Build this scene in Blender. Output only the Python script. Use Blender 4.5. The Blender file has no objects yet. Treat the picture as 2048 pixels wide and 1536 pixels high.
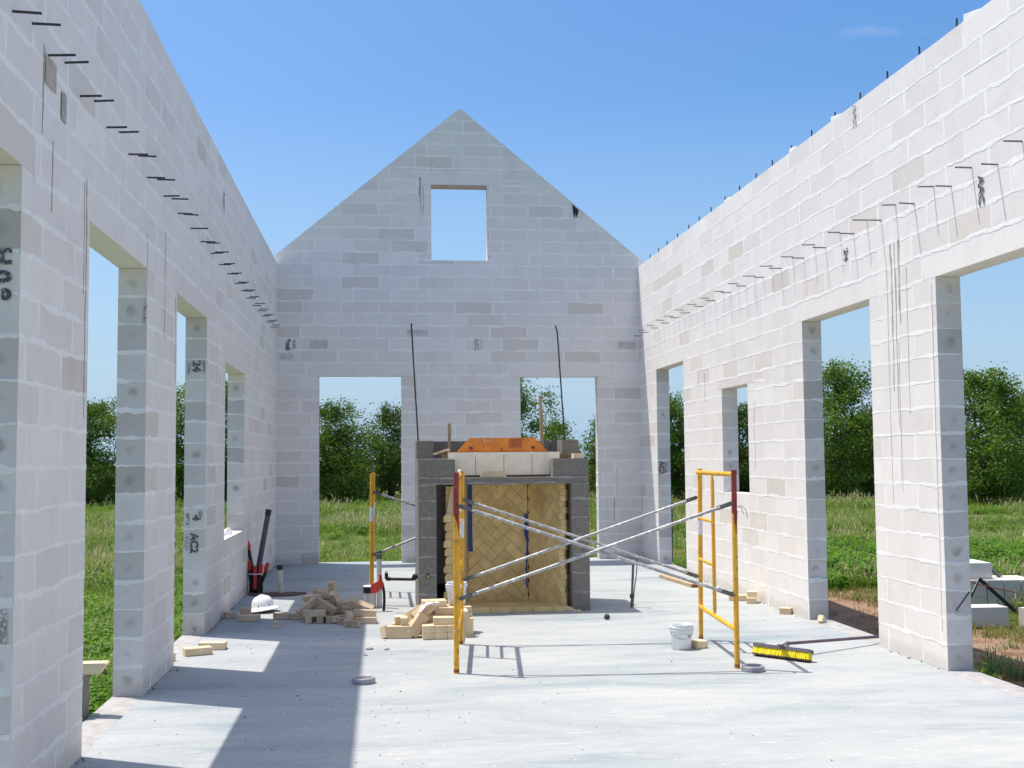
import bpy, bmesh, math, random
import numpy as np
from mathutils import Vector, Matrix, Euler
from mathutils import noise as mnoise

S = bpy.context.scene
COL = S.collection

# ------------------------------------------------------------------ camera
cam_d = bpy.data.cameras.new("camera")
cam_d.sensor_width = 36.0
cam_d.lens = 2315.6 / 2048 * 36
cam_d.clip_start = 0.05
cam_d.clip_end = 5000
cam = bpy.data.objects.new("camera", cam_d)
COL.objects.link(cam)
FWD = Vector((0.11262248, 0.99147071, 0.06558964))
RGT = Vector((0.99363725, -0.11230408, -0.00853306))
UPV = RGT.cross(FWD)
cam.matrix_world = Matrix(((RGT.x, UPV.x, -FWD.x, 0.0), (RGT.y, UPV.y, -FWD.y, 0.0), (RGT.z, UPV.z, -FWD.z, 1.643), (0, 0, 0, 1)))
S.camera = cam

# ------------------------------------------------------------------ light
SUN = Vector((-0.313, 0.168, 1.0)).normalized()
W = bpy.data.worlds.new("World")
S.world = W
W.use_nodes = True
nt = W.node_tree
nt.nodes.clear()
wout = nt.nodes.new("ShaderNodeOutputWorld")
wbg = nt.nodes.new("ShaderNodeBackground")
sky = nt.nodes.new("ShaderNodeTexSky")
sky.sky_type = 'NISHITA'
sky.sun_disc = False
sky.sun_elevation = math.asin(SUN.z)
sky.sun_rotation = math.atan2(SUN.x, SUN.y) % (2 * math.pi)
sky.altitude = 100
sky.air_density = 1.0
sky.dust_density = 3.0
sky.ozone_density = 3.5
wbg.inputs['Strength'].default_value = 0.087
# faint fair-weather clouds low over the horizon and thin veils higher up
wtc = nt.nodes.new("ShaderNodeTexCoord")
wmp = nt.nodes.new("ShaderNodeMapping")
wmp.inputs['Scale'].default_value = (1.0, 1.0, 3.2)
wmp.inputs['Location'].default_value = (.3, .1, .0)
wns = nt.nodes.new("ShaderNodeTexNoise")
wns.inputs['Scale'].default_value = 7.0
wns.inputs['Detail'].default_value = 7.0
wns.inputs['Roughness'].default_value = .55
wrp = nt.nodes.new("ShaderNodeValToRGB")
wrp.color_ramp.elements[0].position = .63
wrp.color_ramp.elements[0].color = (0, 0, 0, 1)
wrp.color_ramp.elements[1].position = .85
wrp.color_ramp.elements[1].color = (.28, .28, .28, 1)
wmx = nt.nodes.new("ShaderNodeMix")
wmx.data_type = 'RGBA'
wmx.inputs[7].default_value = (5.6, 5.8, 6.1, 1)
nt.links.new(wtc.outputs['Generated'], wmp.inputs['Vector'])
nt.links.new(wmp.outputs[0], wns.inputs['Vector'])
nt.links.new(wns.outputs[0], wrp.inputs[0])
nt.links.new(wrp.outputs[0], wmx.inputs[0])
whs = nt.nodes.new("ShaderNodeHueSaturation")
whs.inputs['Saturation'].default_value = 1.36
nt.links.new(sky.outputs[0], whs.inputs['Color'])
# pale blue summer haze of the lowest sky, all round the horizon
wsp = nt.nodes.new("ShaderNodeSeparateXYZ")
nt.links.new(wtc.outputs['Generated'], wsp.inputs[0])
whr = nt.nodes.new("ShaderNodeValToRGB")
whr.color_ramp.elements[0].position = 0.0
whr.color_ramp.elements[0].color = (.85, .85, .85, 1)
whr.color_ramp.elements[1].position = .30
whr.color_ramp.elements[1].color = (0, 0, 0, 1)
nt.links.new(wsp.outputs[2], whr.inputs[0])
whm = nt.nodes.new("ShaderNodeMix")
whm.data_type = 'RGBA'
whm.inputs[7].default_value = (2.5, 3.65, 4.9, 1)
nt.links.new(whr.outputs[0], whm.inputs[0])
nt.links.new(whs.outputs[0], whm.inputs[6])
nt.links.new(whm.outputs[2], wmx.inputs[6])
nt.links.new(wmx.outputs[2], wbg.inputs['Color'])
nt.links.new(wbg.outputs[0], wout.inputs['Surface'])

sun_d = bpy.data.lights.new("sun", 'SUN')
sun_d.energy = 2.5
sun_d.angle = math.radians(0.53)
sun_d.color = (1.0, 0.945, 0.86)
sun = bpy.data.objects.new("sun", sun_d)
sun.rotation_euler = SUN.to_track_quat('Z', 'Y').to_euler()
sun.location = (-5, 5, 20)
COL.objects.link(sun)

S.view_settings.view_transform = 'Standard'
S.view_settings.look = 'None'
S.view_settings.exposure = 1.12
S.view_settings.gamma = 1.0
S.view_settings.use_curve_mapping = False
S.cycles.use_denoising = True
S.cycles.max_bounces = 10
S.cycles.diffuse_bounces = 6
S.cycles.transparent_max_bounces = 8

# ------------------------------------------------------------------ helpers
rnd = random.Random(7)


class MB:
    """collects faces, then links them as one mesh object"""

    def __init__(self):
        self.v = []
        self.f = []
        self.m = []
        self.c = []
        self.uv = []
        self.smooth = []

    def add(self, verts, faces, mat=0, col=None, smooth=False, uvs=None):
        o = len(self.v)
        self.v.extend(tuple(p) for p in verts)
        for i, fc in enumerate(faces):
            self.f.append(tuple(o + k for k in fc))
            self.m.append(mat)
            self.c.append(col)
            self.smooth.append(smooth)
            self.uv.append(uvs[i] if uvs else None)

    def box(self, c, s, rot=None, mat=0, col=None):
        hx, hy, hz = s[0] / 2, s[1] / 2, s[2] / 2
        P = [Vector((x, y, z)) for z in (-hz, hz) for y in (-hy, hy) for x in (-hx, hx)]
        if rot is not None:
            Rm = rot if isinstance(rot, Matrix) else Euler(rot).to_matrix()
            P = [Rm @ p for p in P]
        c = Vector(c)
        self.add([p + c for p in P], [(0, 2, 3, 1), (4, 5, 7, 6), (0, 1, 5, 4), (2, 6, 7, 3), (0, 4, 6, 2), (1, 3, 7, 5)], mat, col)

    def bar(self, a, b, w, h, mat=0, up=(0, 0, 1), col=None):
        a, b = Vector(a), Vector(b)
        d = (b - a)
        L = d.length
        d.normalize()
        u = Vector(up)
        if abs(d.dot(u)) > .98:
            u = Vector((0, 1, 0))
        s = d.cross(u).normalized()
        u = s.cross(d)
        Rm = Matrix((d, s, u)).transposed()
        self.box((a + b) / 2, (L, w, h), Rm, mat, col)

    def tube(self, pts, r, n=10, mat=0, col=None, caps=True, smooth=True):
        pts = [Vector(p) for p in pts]
        rs = r if isinstance(r, (list, tuple)) else [r] * len(pts)
        rings = []
        prev = None
        for i, p in enumerate(pts):
            if i == 0:
                d = pts[1] - pts[0]
            elif i == len(pts) - 1:
                d = pts[-1] - pts[-2]
            else:
                d = (pts[i + 1] - pts[i]).normalized() + (pts[i] - pts[i - 1]).normalized()
            d.normalize()
            if prev is None:
                u = Vector((0, 0, 1)) if abs(d.z) < .9 else Vector((1, 0, 0))
                s = d.cross(u).normalized()
            else:
                s = (prev - d * prev.dot(d)).normalized()
            prev = s
            t = d.cross(s)
            rings.append([p + (s * math.cos(2 * math.pi * k / n) + t * math.sin(2 * math.pi * k / n)) * rs[i] for k in range(n)])
        V = [q for ring in rings for q in ring]
        F = []
        for i in range(len(rings) - 1):
            for k in range(n):
                F.append((i * n + k, i * n + (k + 1) % n, (i + 1) * n + (k + 1) % n, (i + 1) * n + k))
        self.add(V, F, mat, col, smooth)
        if caps:
            self.add(rings[0], [tuple(range(n))[::-1]], mat, col)
            self.add(rings[-1], [tuple(range(n))], mat, col)

    def lathe(self, prof, c=(0, 0, 0), n=28, mat=0, sx=1.0, sy=1.0, smooth=True, rot=None):
        V, F = [], []
        for (r, z) in prof:
            for k in range(n):
                a = 2 * math.pi * k / n
                p = Vector((r * sx * math.cos(a), r * sy * math.sin(a), z))
                if rot is not None:
                    p = rot @ p
                V.append(p + Vector(c))
        for i in range(len(prof) - 1):
            for k in range(n):
                F.append((i * n + k, i * n + (k + 1) % n, (i + 1) * n + (k + 1) % n, (i + 1) * n + k))
        self.add(V, F, mat, None, smooth)

    def prism(self, poly, T, depth0, depth1, mat=0, col=None, enduv=None):
        """convex polygon (a,b) mapped with T(a,b,d) and extruded between two depths"""
        n = len(poly)
        V = [T(a, b, depth0) for a, b in poly] + [T(a, b, depth1) for a, b in poly]
        F = [tuple(range(n))[::-1], tuple(range(n, 2 * n))]
        uvs = [None, None]
        for k in range(n):
            k2 = (k + 1) % n
            F.append((k, k2, n + k2, n + k))
            du = abs(poly[k2][0] - poly[k][0])
            dv = abs(poly[k2][1] - poly[k][1])
            if enduv and du < 1e-4 and dv > .12:
                uvs.append([(0, 0), (1, 0), (1, 1), (0, 1)])
            else:
                uvs.append(None)
        self.add(V, F, mat, col, False, uvs)

    def build(self, name, mats, parent=None, kind=None, label=None):
        me = bpy.data.meshes.new(name)
        off = Vector(parent.matrix_world_origin) if False else (Vector(parent["_o"]) if parent is not None and "_o" in parent.keys() else Vector((0, 0, 0)))
        if off.length > 0:
            V = [(p[0] - off.x, p[1] - off.y, p[2] - off.z) for p in self.v]
        else:
            V = self.v
        me.from_pydata(V, [], self.f)
        if not isinstance(mats, (list, tuple)):
            mats = [mats]
        for m in mats:
            me.materials.append(m)
        if len(mats) > 1:
            me.polygons.foreach_set('material_index', self.m)
        me.polygons.foreach_set('use_smooth', self.smooth)
        if any(c is not None for c in self.c):
            at = me.attributes.new('tone', 'FLOAT_COLOR', 'CORNER')
            buf = []
            for fc, c in zip(self.f, self.c):
                c = c or (1, 1, 1)
                buf.extend([c[0], c[1], c[2], 1.0] * len(fc))
            at.data.foreach_set('color', buf)
        if any(u is not None for u in self.uv):
            uvl = me.uv_layers.new(name='UVMap')
            buf = []
            for fc, u in zip(self.f, self.uv):
                if u is None:
                    buf.extend([-5.0, -5.0] * len(fc))
                else:
                    for q in u:
                        buf.extend(q)
            uvl.data.foreach_set('uv', buf)
        me.update()
        return link(name, me, parent, kind, label)


def link(name, me, parent=None, kind=None, label=None):
    o = bpy.data.objects.new(name, me)
    COL.objects.link(o)
    if parent is not None:
        o.parent = parent
    if kind:
        o['kind'] = kind
    if label:
        o['label'] = label
    return o


def thing(name, label, cat, loc=(0, 0, 0), group=None):
    o = bpy.data.objects.new(name, None)
    COL.objects.link(o)
    o.empty_display_size = .1
    o.location = loc
    o['_o'] = tuple(float(x) for x in loc)
    return tag(o, label, cat, group)


def tag(o, label, cat, group=None):
    o['label'] = label
    o['category'] = cat
    if group:
        o['group'] = group
    return o


def recenter(o):
    """move a lone mesh's origin to the middle of its base"""
    me = o.data
    n = len(me.vertices)
    a = np.empty(n * 3)
    me.vertices.foreach_get('co', a)
    a = a.reshape(-1, 3)
    c = (a.min(0) + a.max(0)) / 2
    c[2] = a[:, 2].min()
    a -= c
    me.vertices.foreach_set('co', a.ravel())
    o.location = c
    return o


# ------------------------------------------------------------------ materials
def new_mat(name):
    m = bpy.data.materials.new(name)
    m.use_nodes = True
    t = m.node_tree
    b = t.nodes['Principled BSDF']
    return m, t, b


def N(t, typ, **kw):
    n = t.nodes.new(typ)
    for k, v in kw.items():
        if hasattr(n, k):
            setattr(n, k, v)
        else:
            n.inputs[k.replace('_', ' ')].default_value = v
    return n


def noise_tex(t, scale, detail=4, rough=.55, vec=None, stretch=None, coord='Object'):
    n = N(t, 'ShaderNodeTexNoise')
    n.inputs['Scale'].default_value = scale
    n.inputs['Detail'].default_value = detail
    n.inputs['Roughness'].default_value = rough
    if vec is None:
        g = N(t, 'ShaderNodeNewGeometry')
        vec = g.outputs['Position']
        if coord == 'Object':
            tc = N(t, 'ShaderNodeTexCoord')
            vec = tc.outputs['Object']
    if stretch:
        mp = N(t, 'ShaderNodeMapping')
        mp.inputs['Scale'].default_value = stretch
        t.links.new(vec, mp.inputs['Vector'])
        vec = mp.outputs[0]
    t.links.new(vec, n.inputs['Vector'])
    return n


def ramp(t, src, stops):
    r = N(t, 'ShaderNodeValToRGB')
    e = r.color_ramp.elements
    while len(e) > 1:
        e.remove(e[-1])
    e[0].position = stops[0][0]
    e[0].color = (*stops[0][1], 1)
    for p, c in stops[1:]:
        k = e.new(p)
        k.color = (*c, 1)
    t.links.new(src, r.inputs[0])
    return r.outputs[0]


def mix(t, a, b, fac, mode='MIX'):
    n = N(t, 'ShaderNodeMix', data_type='RGBA', blend_type=mode)
    for sock, v in ((n.inputs[0], fac), (n.inputs[6], a), (n.inputs[7], b)):
        if isinstance(v, (int, float)):
            sock.default_value = v
        elif isinstance(v, tuple):
            sock.default_value = (*v, 1) if len(v) == 3 else v
        else:
            t.links.new(v, sock)
    return n.outputs[2]


def bump(t, b, src, strength=.3, dist=.01):
    n = N(t, 'ShaderNodeBump')
    n.inputs['Strength'].default_value = strength
    n.inputs['Distance'].default_value = dist
    t.links.new(src, n.inputs['Height'])
    t.links.new(n.outputs[0], b.inputs['Normal'])


def simple(name, col, rough=.6, metal=0.0, vary=.25, scale=14, bumpd=0.0, spot=None, spotscale=30, spotlo=.58, coord='Object', objvar=0.0, spot2=None, spot2scale=50, spot2lo=.62):
    m, t, b = new_mat(name)
    n = noise_tex(t, scale, 5, .6, coord=coord)
    dark = tuple(c * (1 - vary) for c in col)
    lite = tuple(min(1, c * (1 + vary * .6)) for c in col)
    c = ramp(t, n.outputs[0], [(.3, dark), (.7, lite)])
    if spot:
        n2 = noise_tex(t, spotscale, 4, .6, coord=coord)
        f = ramp(t, n2.outputs[0], [(spotlo, (0, 0, 0)), (spotlo + .06, (1, 1, 1))])
        c = mix(t, c, spot, f)
    if spot2:
        n4 = noise_tex(t, spot2scale, 3, .6, coord=coord)
        f2 = ramp(t, n4.outputs[0], [(spot2lo, (0, 0, 0)), (spot2lo + .04, (1, 1, 1))])
        c = mix(t, c, spot2, f2)
    if objvar:
        oi = N(t, 'ShaderNodeObjectInfo')
        ov = ramp(t, oi.outputs['Random'], [(0, (1 - objvar, 1 - objvar * 1.1, 1 - objvar * 1.25)), (.5, (1, 1, 1)), (1, (1 + objvar * .5, 1 + objvar * .5, 1 + objvar * .45))])
        c = mix(t, c, ov, 1.0, 'MULTIPLY')
    t.links.new(c, b.inputs['Base Color'])
    b.inputs['Roughness'].default_value = rough
    b.inputs['Metallic'].default_value = metal
    if bumpd:
        n3 = noise_tex(t, scale * 6, 5, .7, coord=coord)
        bump(t, b, n3.outputs[0], .6, bumpd)
    return m


def mat_block():
    m, t, b = new_mat('aerated_block')
    at = N(t, 'ShaderNodeAttribute', attribute_name='tone')
    g = N(t, 'ShaderNodeNewGeometry')
    n1 = noise_tex(t, 3.0, 6, .6, vec=g.outputs['Position'])
    n2 = noise_tex(t, 45.0, 4, .7, vec=g.outputs['Position'])
    mott = ramp(t, n1.outputs[0], [(.3, (.93, .92, .91)), (.52, (1, 1, 1)), (.75, (.965, .96, .955))])
    fine = ramp(t, n2.outputs[0], [(.25, (.93, .93, .93)), (.6, (1.0, 1.0, 1.0))])
    c = mix(t, at.outputs['Color'], mott, 1.0, 'MULTIPLY')
    c = mix(t, c, fine, 1.0, 'MULTIPLY')
    # core marks in the middle of block ends
    uv = N(t, 'ShaderNodeUVMap', uv_map='UVMap')
    sub = N(t, 'ShaderNodeVectorMath', operation='SUBTRACT')
    sub.inputs[1].default_value = (.5, .5, 0)
    t.links.new(uv.outputs[0], sub.inputs[0])
    n3 = noise_tex(t, 9, 3, .6, vec=g.outputs['Position'])
    ln = N(t, 'ShaderNodeVectorMath', operation='LENGTH')
    t.links.new(sub.outputs[0], ln.inputs[0])
    ad = N(t, 'ShaderNodeMath', operation='MULTIPLY_ADD')
    t.links.new(n3.outputs[0], ad.inputs[0])
    ad.inputs[1].default_value = .62
    t.links.new(ln.outputs['Value'], ad.inputs[2])
    sp = ramp(t, ad.outputs[0], [(.38, (1, 1, 1)), (.56, (0, 0, 0))])
    n4 = noise_tex(t, 4.1, 1, .5, vec=g.outputs['Position'])
    on = ramp(t, n4.outputs[0], [(.48, (.04, .04, .04)), (.62, (.75, .75, .75))])
    isend = ramp(t, ln.outputs['Value'], [(.71, (.97, .965, .96)), (.75, (1, 1, 1))])
    c = mix(t, c, isend, 1.0, 'MULTIPLY')
    f = mix(t, sp, on, 1.0, 'MULTIPLY')
    c = mix(t, c, (.36, .325, .28), f)
    # grime near the slab
    sx = N(t, 'ShaderNodeSeparateXYZ')
    t.links.new(g.outputs['Position'], sx.inputs[0])
    n5 = noise_tex(t, 5, 4, .7, vec=g.outputs['Position'])
    zz = N(t, 'ShaderNodeMath', operation='MULTIPLY_ADD')
    t.links.new(n5.outputs[0], zz.inputs[0])
    zz.inputs[1].default_value = -.13
    t.links.new(sx.outputs[2], zz.inputs[2])
    gr = ramp(t, zz.outputs[0], [(0.0, (.35, .35, .35)), (.06, (0, 0, 0))])
    c = mix(t, c, (.42, .38, .33), gr)
    t.links.new(c, b.inputs['Base Color'])
    b.inputs['Roughness'].default_value = .95
    b.inputs['Specular IOR Level'].default_value = .15
    bump(t, b, n2.outputs[0], .35, .004)
    return m


def mat_floor():
    m, t, b = new_mat('slab_concrete')
    g = N(t, 'ShaderNodeNewGeometry')
    P = g.outputs['Position']
    n1 = noise_tex(t, .9, 6, .6, vec=P, stretch=(.55, 1.6, 1))
    n2 = noise_tex(t, 3.0, 6, .65, vec=P, stretch=(.5, 1.7, 1))
    n3 = noise_tex(t, 11, 5, .7, vec=P, stretch=(.5, 1.3, 1))
    n1.inputs['Distortion'].default_value = .7
    n2.inputs['Distortion'].default_value = 1.2
    base = ramp(t, n1.outputs[0], [(.28, (.225, .285, .31)), (.42, (.335, .362, .362)), (.66, (.42, .426, .412))])
    mid = ramp(t, n2.outputs[0], [(.30, (.83, .875, .92)), (.50, (.98, .98, .98)), (.72, (1.05, 1.045, 1.035))])
    c = mix(t, base, mid, 1.0, 'MULTIPLY')
    wf = ramp(t, n3.outputs[0], [(.56, (0, 0, 0)), (.72, (.6, .6, .6))])
    c = mix(t, c, (.53, .53, .515), wf)
    n4 = noise_tex(t, 60, 3, .6, vec=P)
    fine = ramp(t, n4.outputs[0], [(.3, (.93, .93, .93)), (.6, (1, 1, 1))])
    c = mix(t, c, fine, 1.0, 'MULTIPLY')
    # splashes of mortar droppings
    n5 = noise_tex(t, 26, 2, .5, vec=P)
    dr = ramp(t, n5.outputs[0], [(.705, (0, 0, 0)), (.735, (.8, .8, .8))])
    c = mix(t, c, (.62, .61, .585), dr)
    t.links.new(c, b.inputs['Base Color'])
    b.inputs['Roughness'].default_value = .82
    b.inputs['Specular IOR Level'].default_value = .3
    bump(t, b, n3.outputs[0], .15, .006)
    return m


def mat_ground():
    m, t, b = new_mat('field_soil')
    g = N(t, 'ShaderNodeNewGeometry')
    P = g.outputs['Position']
    n1 = noise_tex(t, .16, 5, .6, vec=P)
    n2 = noise_tex(t, 2.2, 5, .7, vec=P)
    n3 = noise_tex(t, 18, 5, .7, vec=P)
    gr = ramp(t, n1.outputs[0], [(.35, (.10, .15, .035)), (.55, (.14, .18, .055)), (.7, (.20, .19, .09))])
    dirt = ramp(t, n2.outputs[0], [(.3, (.20, .12, .075)), (.5, (.36, .22, .14)), (.7, (.33, .27, .19))])
    # bare soil along the right wall
    sx = N(t, 'ShaderNodeSeparateXYZ')
    t.links.new(P, sx.inputs[0])
    mx = N(t, 'ShaderNodeMath', operation='MULTIPLY_ADD')
    t.links.new(n2.outputs[0], mx.inputs[0])
    mx.inputs[1].default_value = 2.6
    t.links.new(sx.outputs[0], mx.inputs[2])
    a = ramp(t, mx.outputs[0], [(0, (0, 0, 0)), (1, (1, 1, 1))])
    mr = N(t, 'ShaderNodeMapRange')
    t.links.new(mx.outputs[0], mr.inputs['Value'])
    mr.inputs['From Min'].default_value = 7.9
    mr.inputs['From Max'].default_value = 8.9
    mr.inputs['To Min'].default_value = 1
    mr.inputs['To Max'].default_value = 0
    mr2 = N(t, 'ShaderNodeMapRange')
    t.links.new(sx.outputs[0], mr2.inputs['Value'])
    mr2.inputs['From Min'].default_value = 2.0
    mr2.inputs['From Max'].default_value = 3.0
    mu = N(t, 'ShaderNodeMath', operation='MULTIPLY')
    t.links.new(mr.outputs[0], mu.inputs[0])
    t.links.new(mr2.outputs[0], mu.inputs[1])
    c = mix(t, gr, dirt, mu.outputs[0])
    fine = ramp(t, n3.outputs[0], [(.3, (.7, .7, .7)), (.6, (1.1, 1.1, 1.1))])
    c = mix(t, c, fine, 1.0, 'MULTIPLY')
    t.links.new(c, b.inputs['Base Color'])
    b.inputs['Roughness'].default_value = 1
    b.inputs['Specular IOR Level'].default_value = .1
    bump(t, b, n3.outputs[0], .8, .05)
    return m


def mat_leaf(name, c1, c2, trans=.35, rough=.55):
    m, t, b = new_mat(name)
    g = N(t, 'ShaderNodeNewGeometry')
    n = noise_tex(t, .7, 2, .5, vec=g.outputs['Position'])
    n2 = noise_tex(t, 6, 2, .5, vec=g.outputs['Position'])
    c = ramp(t, n.outputs[0], [(.3, c1), (.7, c2)])
    v = ramp(t, n2.outputs[0], [(.3, (.75, .75, .75)), (.7, (1.25, 1.25, 1.2))])
    c = mix(t, c, v, 1.0, 'MULTIPLY')
    t.links.new(c, b.inputs['Base Color'])
    b.inputs['Roughness'].default_value = rough
    b.inputs['Specular IOR Level'].default_value = .25
    tr = N(t, 'ShaderNodeBsdfTranslucent')
    c2n = mix(t, c, (1.0, 1.15, .55), 1.0, 'MULTIPLY')
    t.links.new(c2n, tr.inputs['Color'])
    ms = N(t, 'ShaderNodeMixShader')
    ms.inputs[0].default_value = trans
    t.links.new(b.outputs[0], ms.inputs[1])
    t.links.new(tr.outputs[0], ms.inputs[2])
    out = [x for x in t.nodes if x.type == 'OUTPUT_MATERIAL'][0]
    t.links.new(ms.outputs[0], out.inputs['Surface'])
    return m


M = {}
M['block'] = mat_block()
M['mortar'] = simple('thin_set_mortar', (.855, .83, .79), .95, vary=.06, scale=9, bumpd=.004, coord='World')
M['floor'] = mat_floor()
M['ground'] = mat_ground()
M['rough'] = simple('rough_screed', (.40, .385, .36), .95, vary=.25, scale=10, bumpd=.006)
M['rebar'] = simple('dark_rebar_steel', (.075, .07, .068), .6, .6, vary=.4, scale=40)
M['dowel'] = simple('grey_dowel_steel', (.20, .195, .20), .55, .5, vary=.3, scale=30)
M['cmu'] = simple('grey_concrete_block', (.235, .209, .178), .95, vary=.22, scale=30, bumpd=.006, coord='World')
M['cmu_mortar'] = simple('grey_joint_mortar', (.34, .325, .30), .95, vary=.3, scale=25, bumpd=.004, coord='World')
M['firebrick'] = simple('cream_firebrick', (.72, .57, .36), .9, vary=.16, scale=6, bumpd=.003, spot=(.70, .62, .48), spotscale=9, spotlo=.60, objvar=.14)
M['shadebrick'] = simple('shade_toned_firebrick', (.57, .445, .305), .95, vary=.22, scale=6, bumpd=.003, spot=(.56, .50, .42), spotscale=9, spotlo=.58, objvar=.25)  # duller brown firebrick copy, the heap's shade put into its colour
M['firebrick_panel'] = simple('tan_firebrick', (.80, .585, .27), .9, vary=.2, scale=7, bumpd=.003, coord='World', objvar=.13)
M['fire_joint'] = simple('brown_fire_mortar', (.27, .175, .085), .95, vary=.2, scale=20)
M['cream'] = simple('cream_flue_liner', (.96, .83, .66), .9, vary=.10, scale=8, bumpd=.003)
M['orange'] = simple('orange_primed_steel', (.47, .155, .005), .6, vary=.3, scale=5, spot=(.33, .085, .006), spotscale=3, spotlo=.56)
M['black'] = simple('black_plastic', (.012, .012, .014), .45, vary=.3)
M['iron'] = simple('black_iron_pipe', (.028, .018, .018), .55, .3, vary=.4)
M['greypipe'] = simple('dark_grey_conduit', (.085, .09, .095), .5, vary=.15)
M['pvc'] = simple('white_pvc', (.70, .68, .62), .45, vary=.1, scale=6, spot=(.5, .45, .38), spotscale=16, spotlo=.64)
M['red'] = simple('red_plastic', (.62, .045, .025), .5, vary=.25)
M['whiteplastic'] = simple('white_plastic', (.80, .81, .82), .4, vary=.05, scale=6)
M['hat'] = simple('white_hard_hat_shell', (.86, .87, .88), .25, vary=.03)
M['blue'] = simple('blue_masking_tape', (.012, .055, .26), .6, vary=.25, scale=20)
M['cloth'] = simple('white_rag', (.76, .75, .77), .9, vary=.1, scale=12)
M['wood'] = simple('pale_lumber', (.46, .33, .20), .8, vary=.25, scale=9, bumpd=.002)
M['pine'] = simple('pine_offcut', (.62, .50, .32), .8, vary=.18, scale=12, bumpd=.002)
M['woodred'] = simple('red_painted_end_grain', (.26, .075, .05), .8, vary=.2)
M['yellow'] = simple('yellow_scaffold_paint', (.78, .40, .02), .5, vary=.18, scale=9, spot=(.34, .17, .06), spotscale=22, spotlo=.60, spot2=(.66, .60, .50), spot2scale=34, spot2lo=.66)
M['redpaint'] = simple('dark_red_scaffold_paint', (.27, .03, .025), .5, vary=.25, scale=12, spot2=(.5, .42, .36), spot2scale=40, spot2lo=.67)
M['rust'] = simple('rusty_post_end', (.30, .14, .05), .8, vary=.4, scale=20)
M['galv'] = simple('mortar_spattered_galvanised_steel', (.40, .39, .385), .6, .35, vary=.2, scale=8, spot=(.62, .60, .58), spotscale=28, spotlo=.53)
M['galvdark'] = simple('dirty_galvanised_steel', (.17, .16, .15), .6, .4, vary=.4, scale=20)
M['label'] = simple('white_paper_label', (.75, .75, .75), .6, vary=.1, scale=40, spot=(.35, .35, .36), spotscale=70, spotlo=.57)
M['ink'] = simple('black_stencil_ink', (.10, .10, .10), .9, vary=.5, scale=30, spot=(.62, .59, .55), spotscale=55, spotlo=.56)
M['inkpale'] = simple('worn_grey_stencil_ink', (.33, .32, .31), .9, vary=.4, scale=30, spot=(.68, .65, .61), spotscale=45, spotlo=.50)
M['stain'] = simple('brown_water_stain', (.47, .41, .335), .95, vary=.25, scale=12)
M['darkstain'] = simple('dark_water_stain', (.40, .355, .30), .95, vary=.4, scale=14)
M['palestain'] = simple('grey_run_mark', (.59, .565, .54), .95, vary=.2, scale=14)
M['bristle'] = simple('yellow_broom_bristle', (.86, .72, .02), .7, vary=.25, scale=60)
M['bristledark'] = simple('dark_bristle_tips', (.16, .09, .05), .8, vary=.3, scale=60)
M['broomblock'] = simple('grey_violet_broom_block', (.11, .10, .13), .5, vary=.2)
M['handle'] = simple('maroon_broom_handle', (.115, .075, .095), .4, vary=.25)
M['brass'] = simple('brass_fitting', (.55, .40, .14), .35, .8, vary=.2)
M['grit'] = simple('dark_grit', (.20, .18, .155), .9, vary=.5, scale=8)
M['chalk'] = simple('chalk_line', (.66, .70, .73), .95, vary=.1)
M['pinkwood'] = simple('pinkish_window_buck', (.50, .36, .30), .85, vary=.2)
M['bark'] = simple('oak_bark', (.10, .08, .06), .95, vary=.35, scale=4, bumpd=.02)
M['leafA'] = mat_leaf('oak_leaf', (.07, .125, .018), (.135, .205, .036), .43)
M['leafB'] = mat_leaf('pale_oak_leaf', (.085, .155, .022), (.165, .245, .042), .46)
M['leafC'] = mat_leaf('dark_thicket_leaf', (.05, .09, .016), (.095, .145, .03), .35)
M['blade'] = mat_leaf('grass_blade', (.13, .225, .018), (.23, .315, .036), .5)
M['bladeY'] = mat_leaf('yellowing_grass', (.22, .25, .07), (.34, .33, .13), .45)
M['seed'] = mat_leaf('pale_seed_head', (.38, .31, .19), (.50, .44, .31), .3)
M['weed'] = mat_leaf('weed_leaf', (.095, .21, .014), (.17, .30, .027), .45)
M['dry'] = mat_leaf('dry_grass', (.26, .20, .09), (.36, .30, .15), .3)
M['ringgrey'] = simple('grey_plastic_collar', (.30, .29, .32), .5, vary=.2)
M['clay'] = simple('dark_brown_clay', (.10, .06, .045), .9, vary=.3)

# ------------------------------------------------------------------ dimensions of the shell
XL, XR, YB, H = -1.675, 4.3156, 19.016, 4.8768
TH = .2032
CO = .2032
PT = .622
XM, PK = 1.312, 7.525

# ------------------------------------------------------------------ ground, slab
def ground():
    xs = sorted(set([round(v, 3) for v in np.concatenate([np.linspace(-12, 14, 53), np.linspace(-80, 80, 81), [-2500, -900, -400, -200, -120, 120, 200, 400, 900, 2500]])]))
    ys = sorted(set([round(v, 3) for v in np.concatenate([np.linspace(-6, 30, 73), np.linspace(30, 100, 51), [-2500, -900, -300, -100, -40, -15, 130, 200, 400, 900, 2500]])]))
    V = []
    for y in ys:
        for x in xs:
            d = math.hypot(x, y - 8)
            z = -.34 - .0062 * min(max(0, d - 14), 48)
            if d < 120:
                z += .05 * mnoise.noise(Vector((x * .35, y * .35, 2.2))) + .03 * mnoise.noise(Vector((x * 1.1, y * 1.1, 5)))
            V.append((x, y, z))
    n = len(xs)
    F = [(j * n + i, j * n + i + 1, (j + 1) * n + i + 1, (j + 1) * n + i) for j in range(len(ys) - 1) for i in range(n - 1)]
    mb = MB()
    mb.add(V, F, smooth=True)
    return mb.build('ground', M['ground'], None, 'structure')


ground()


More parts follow.
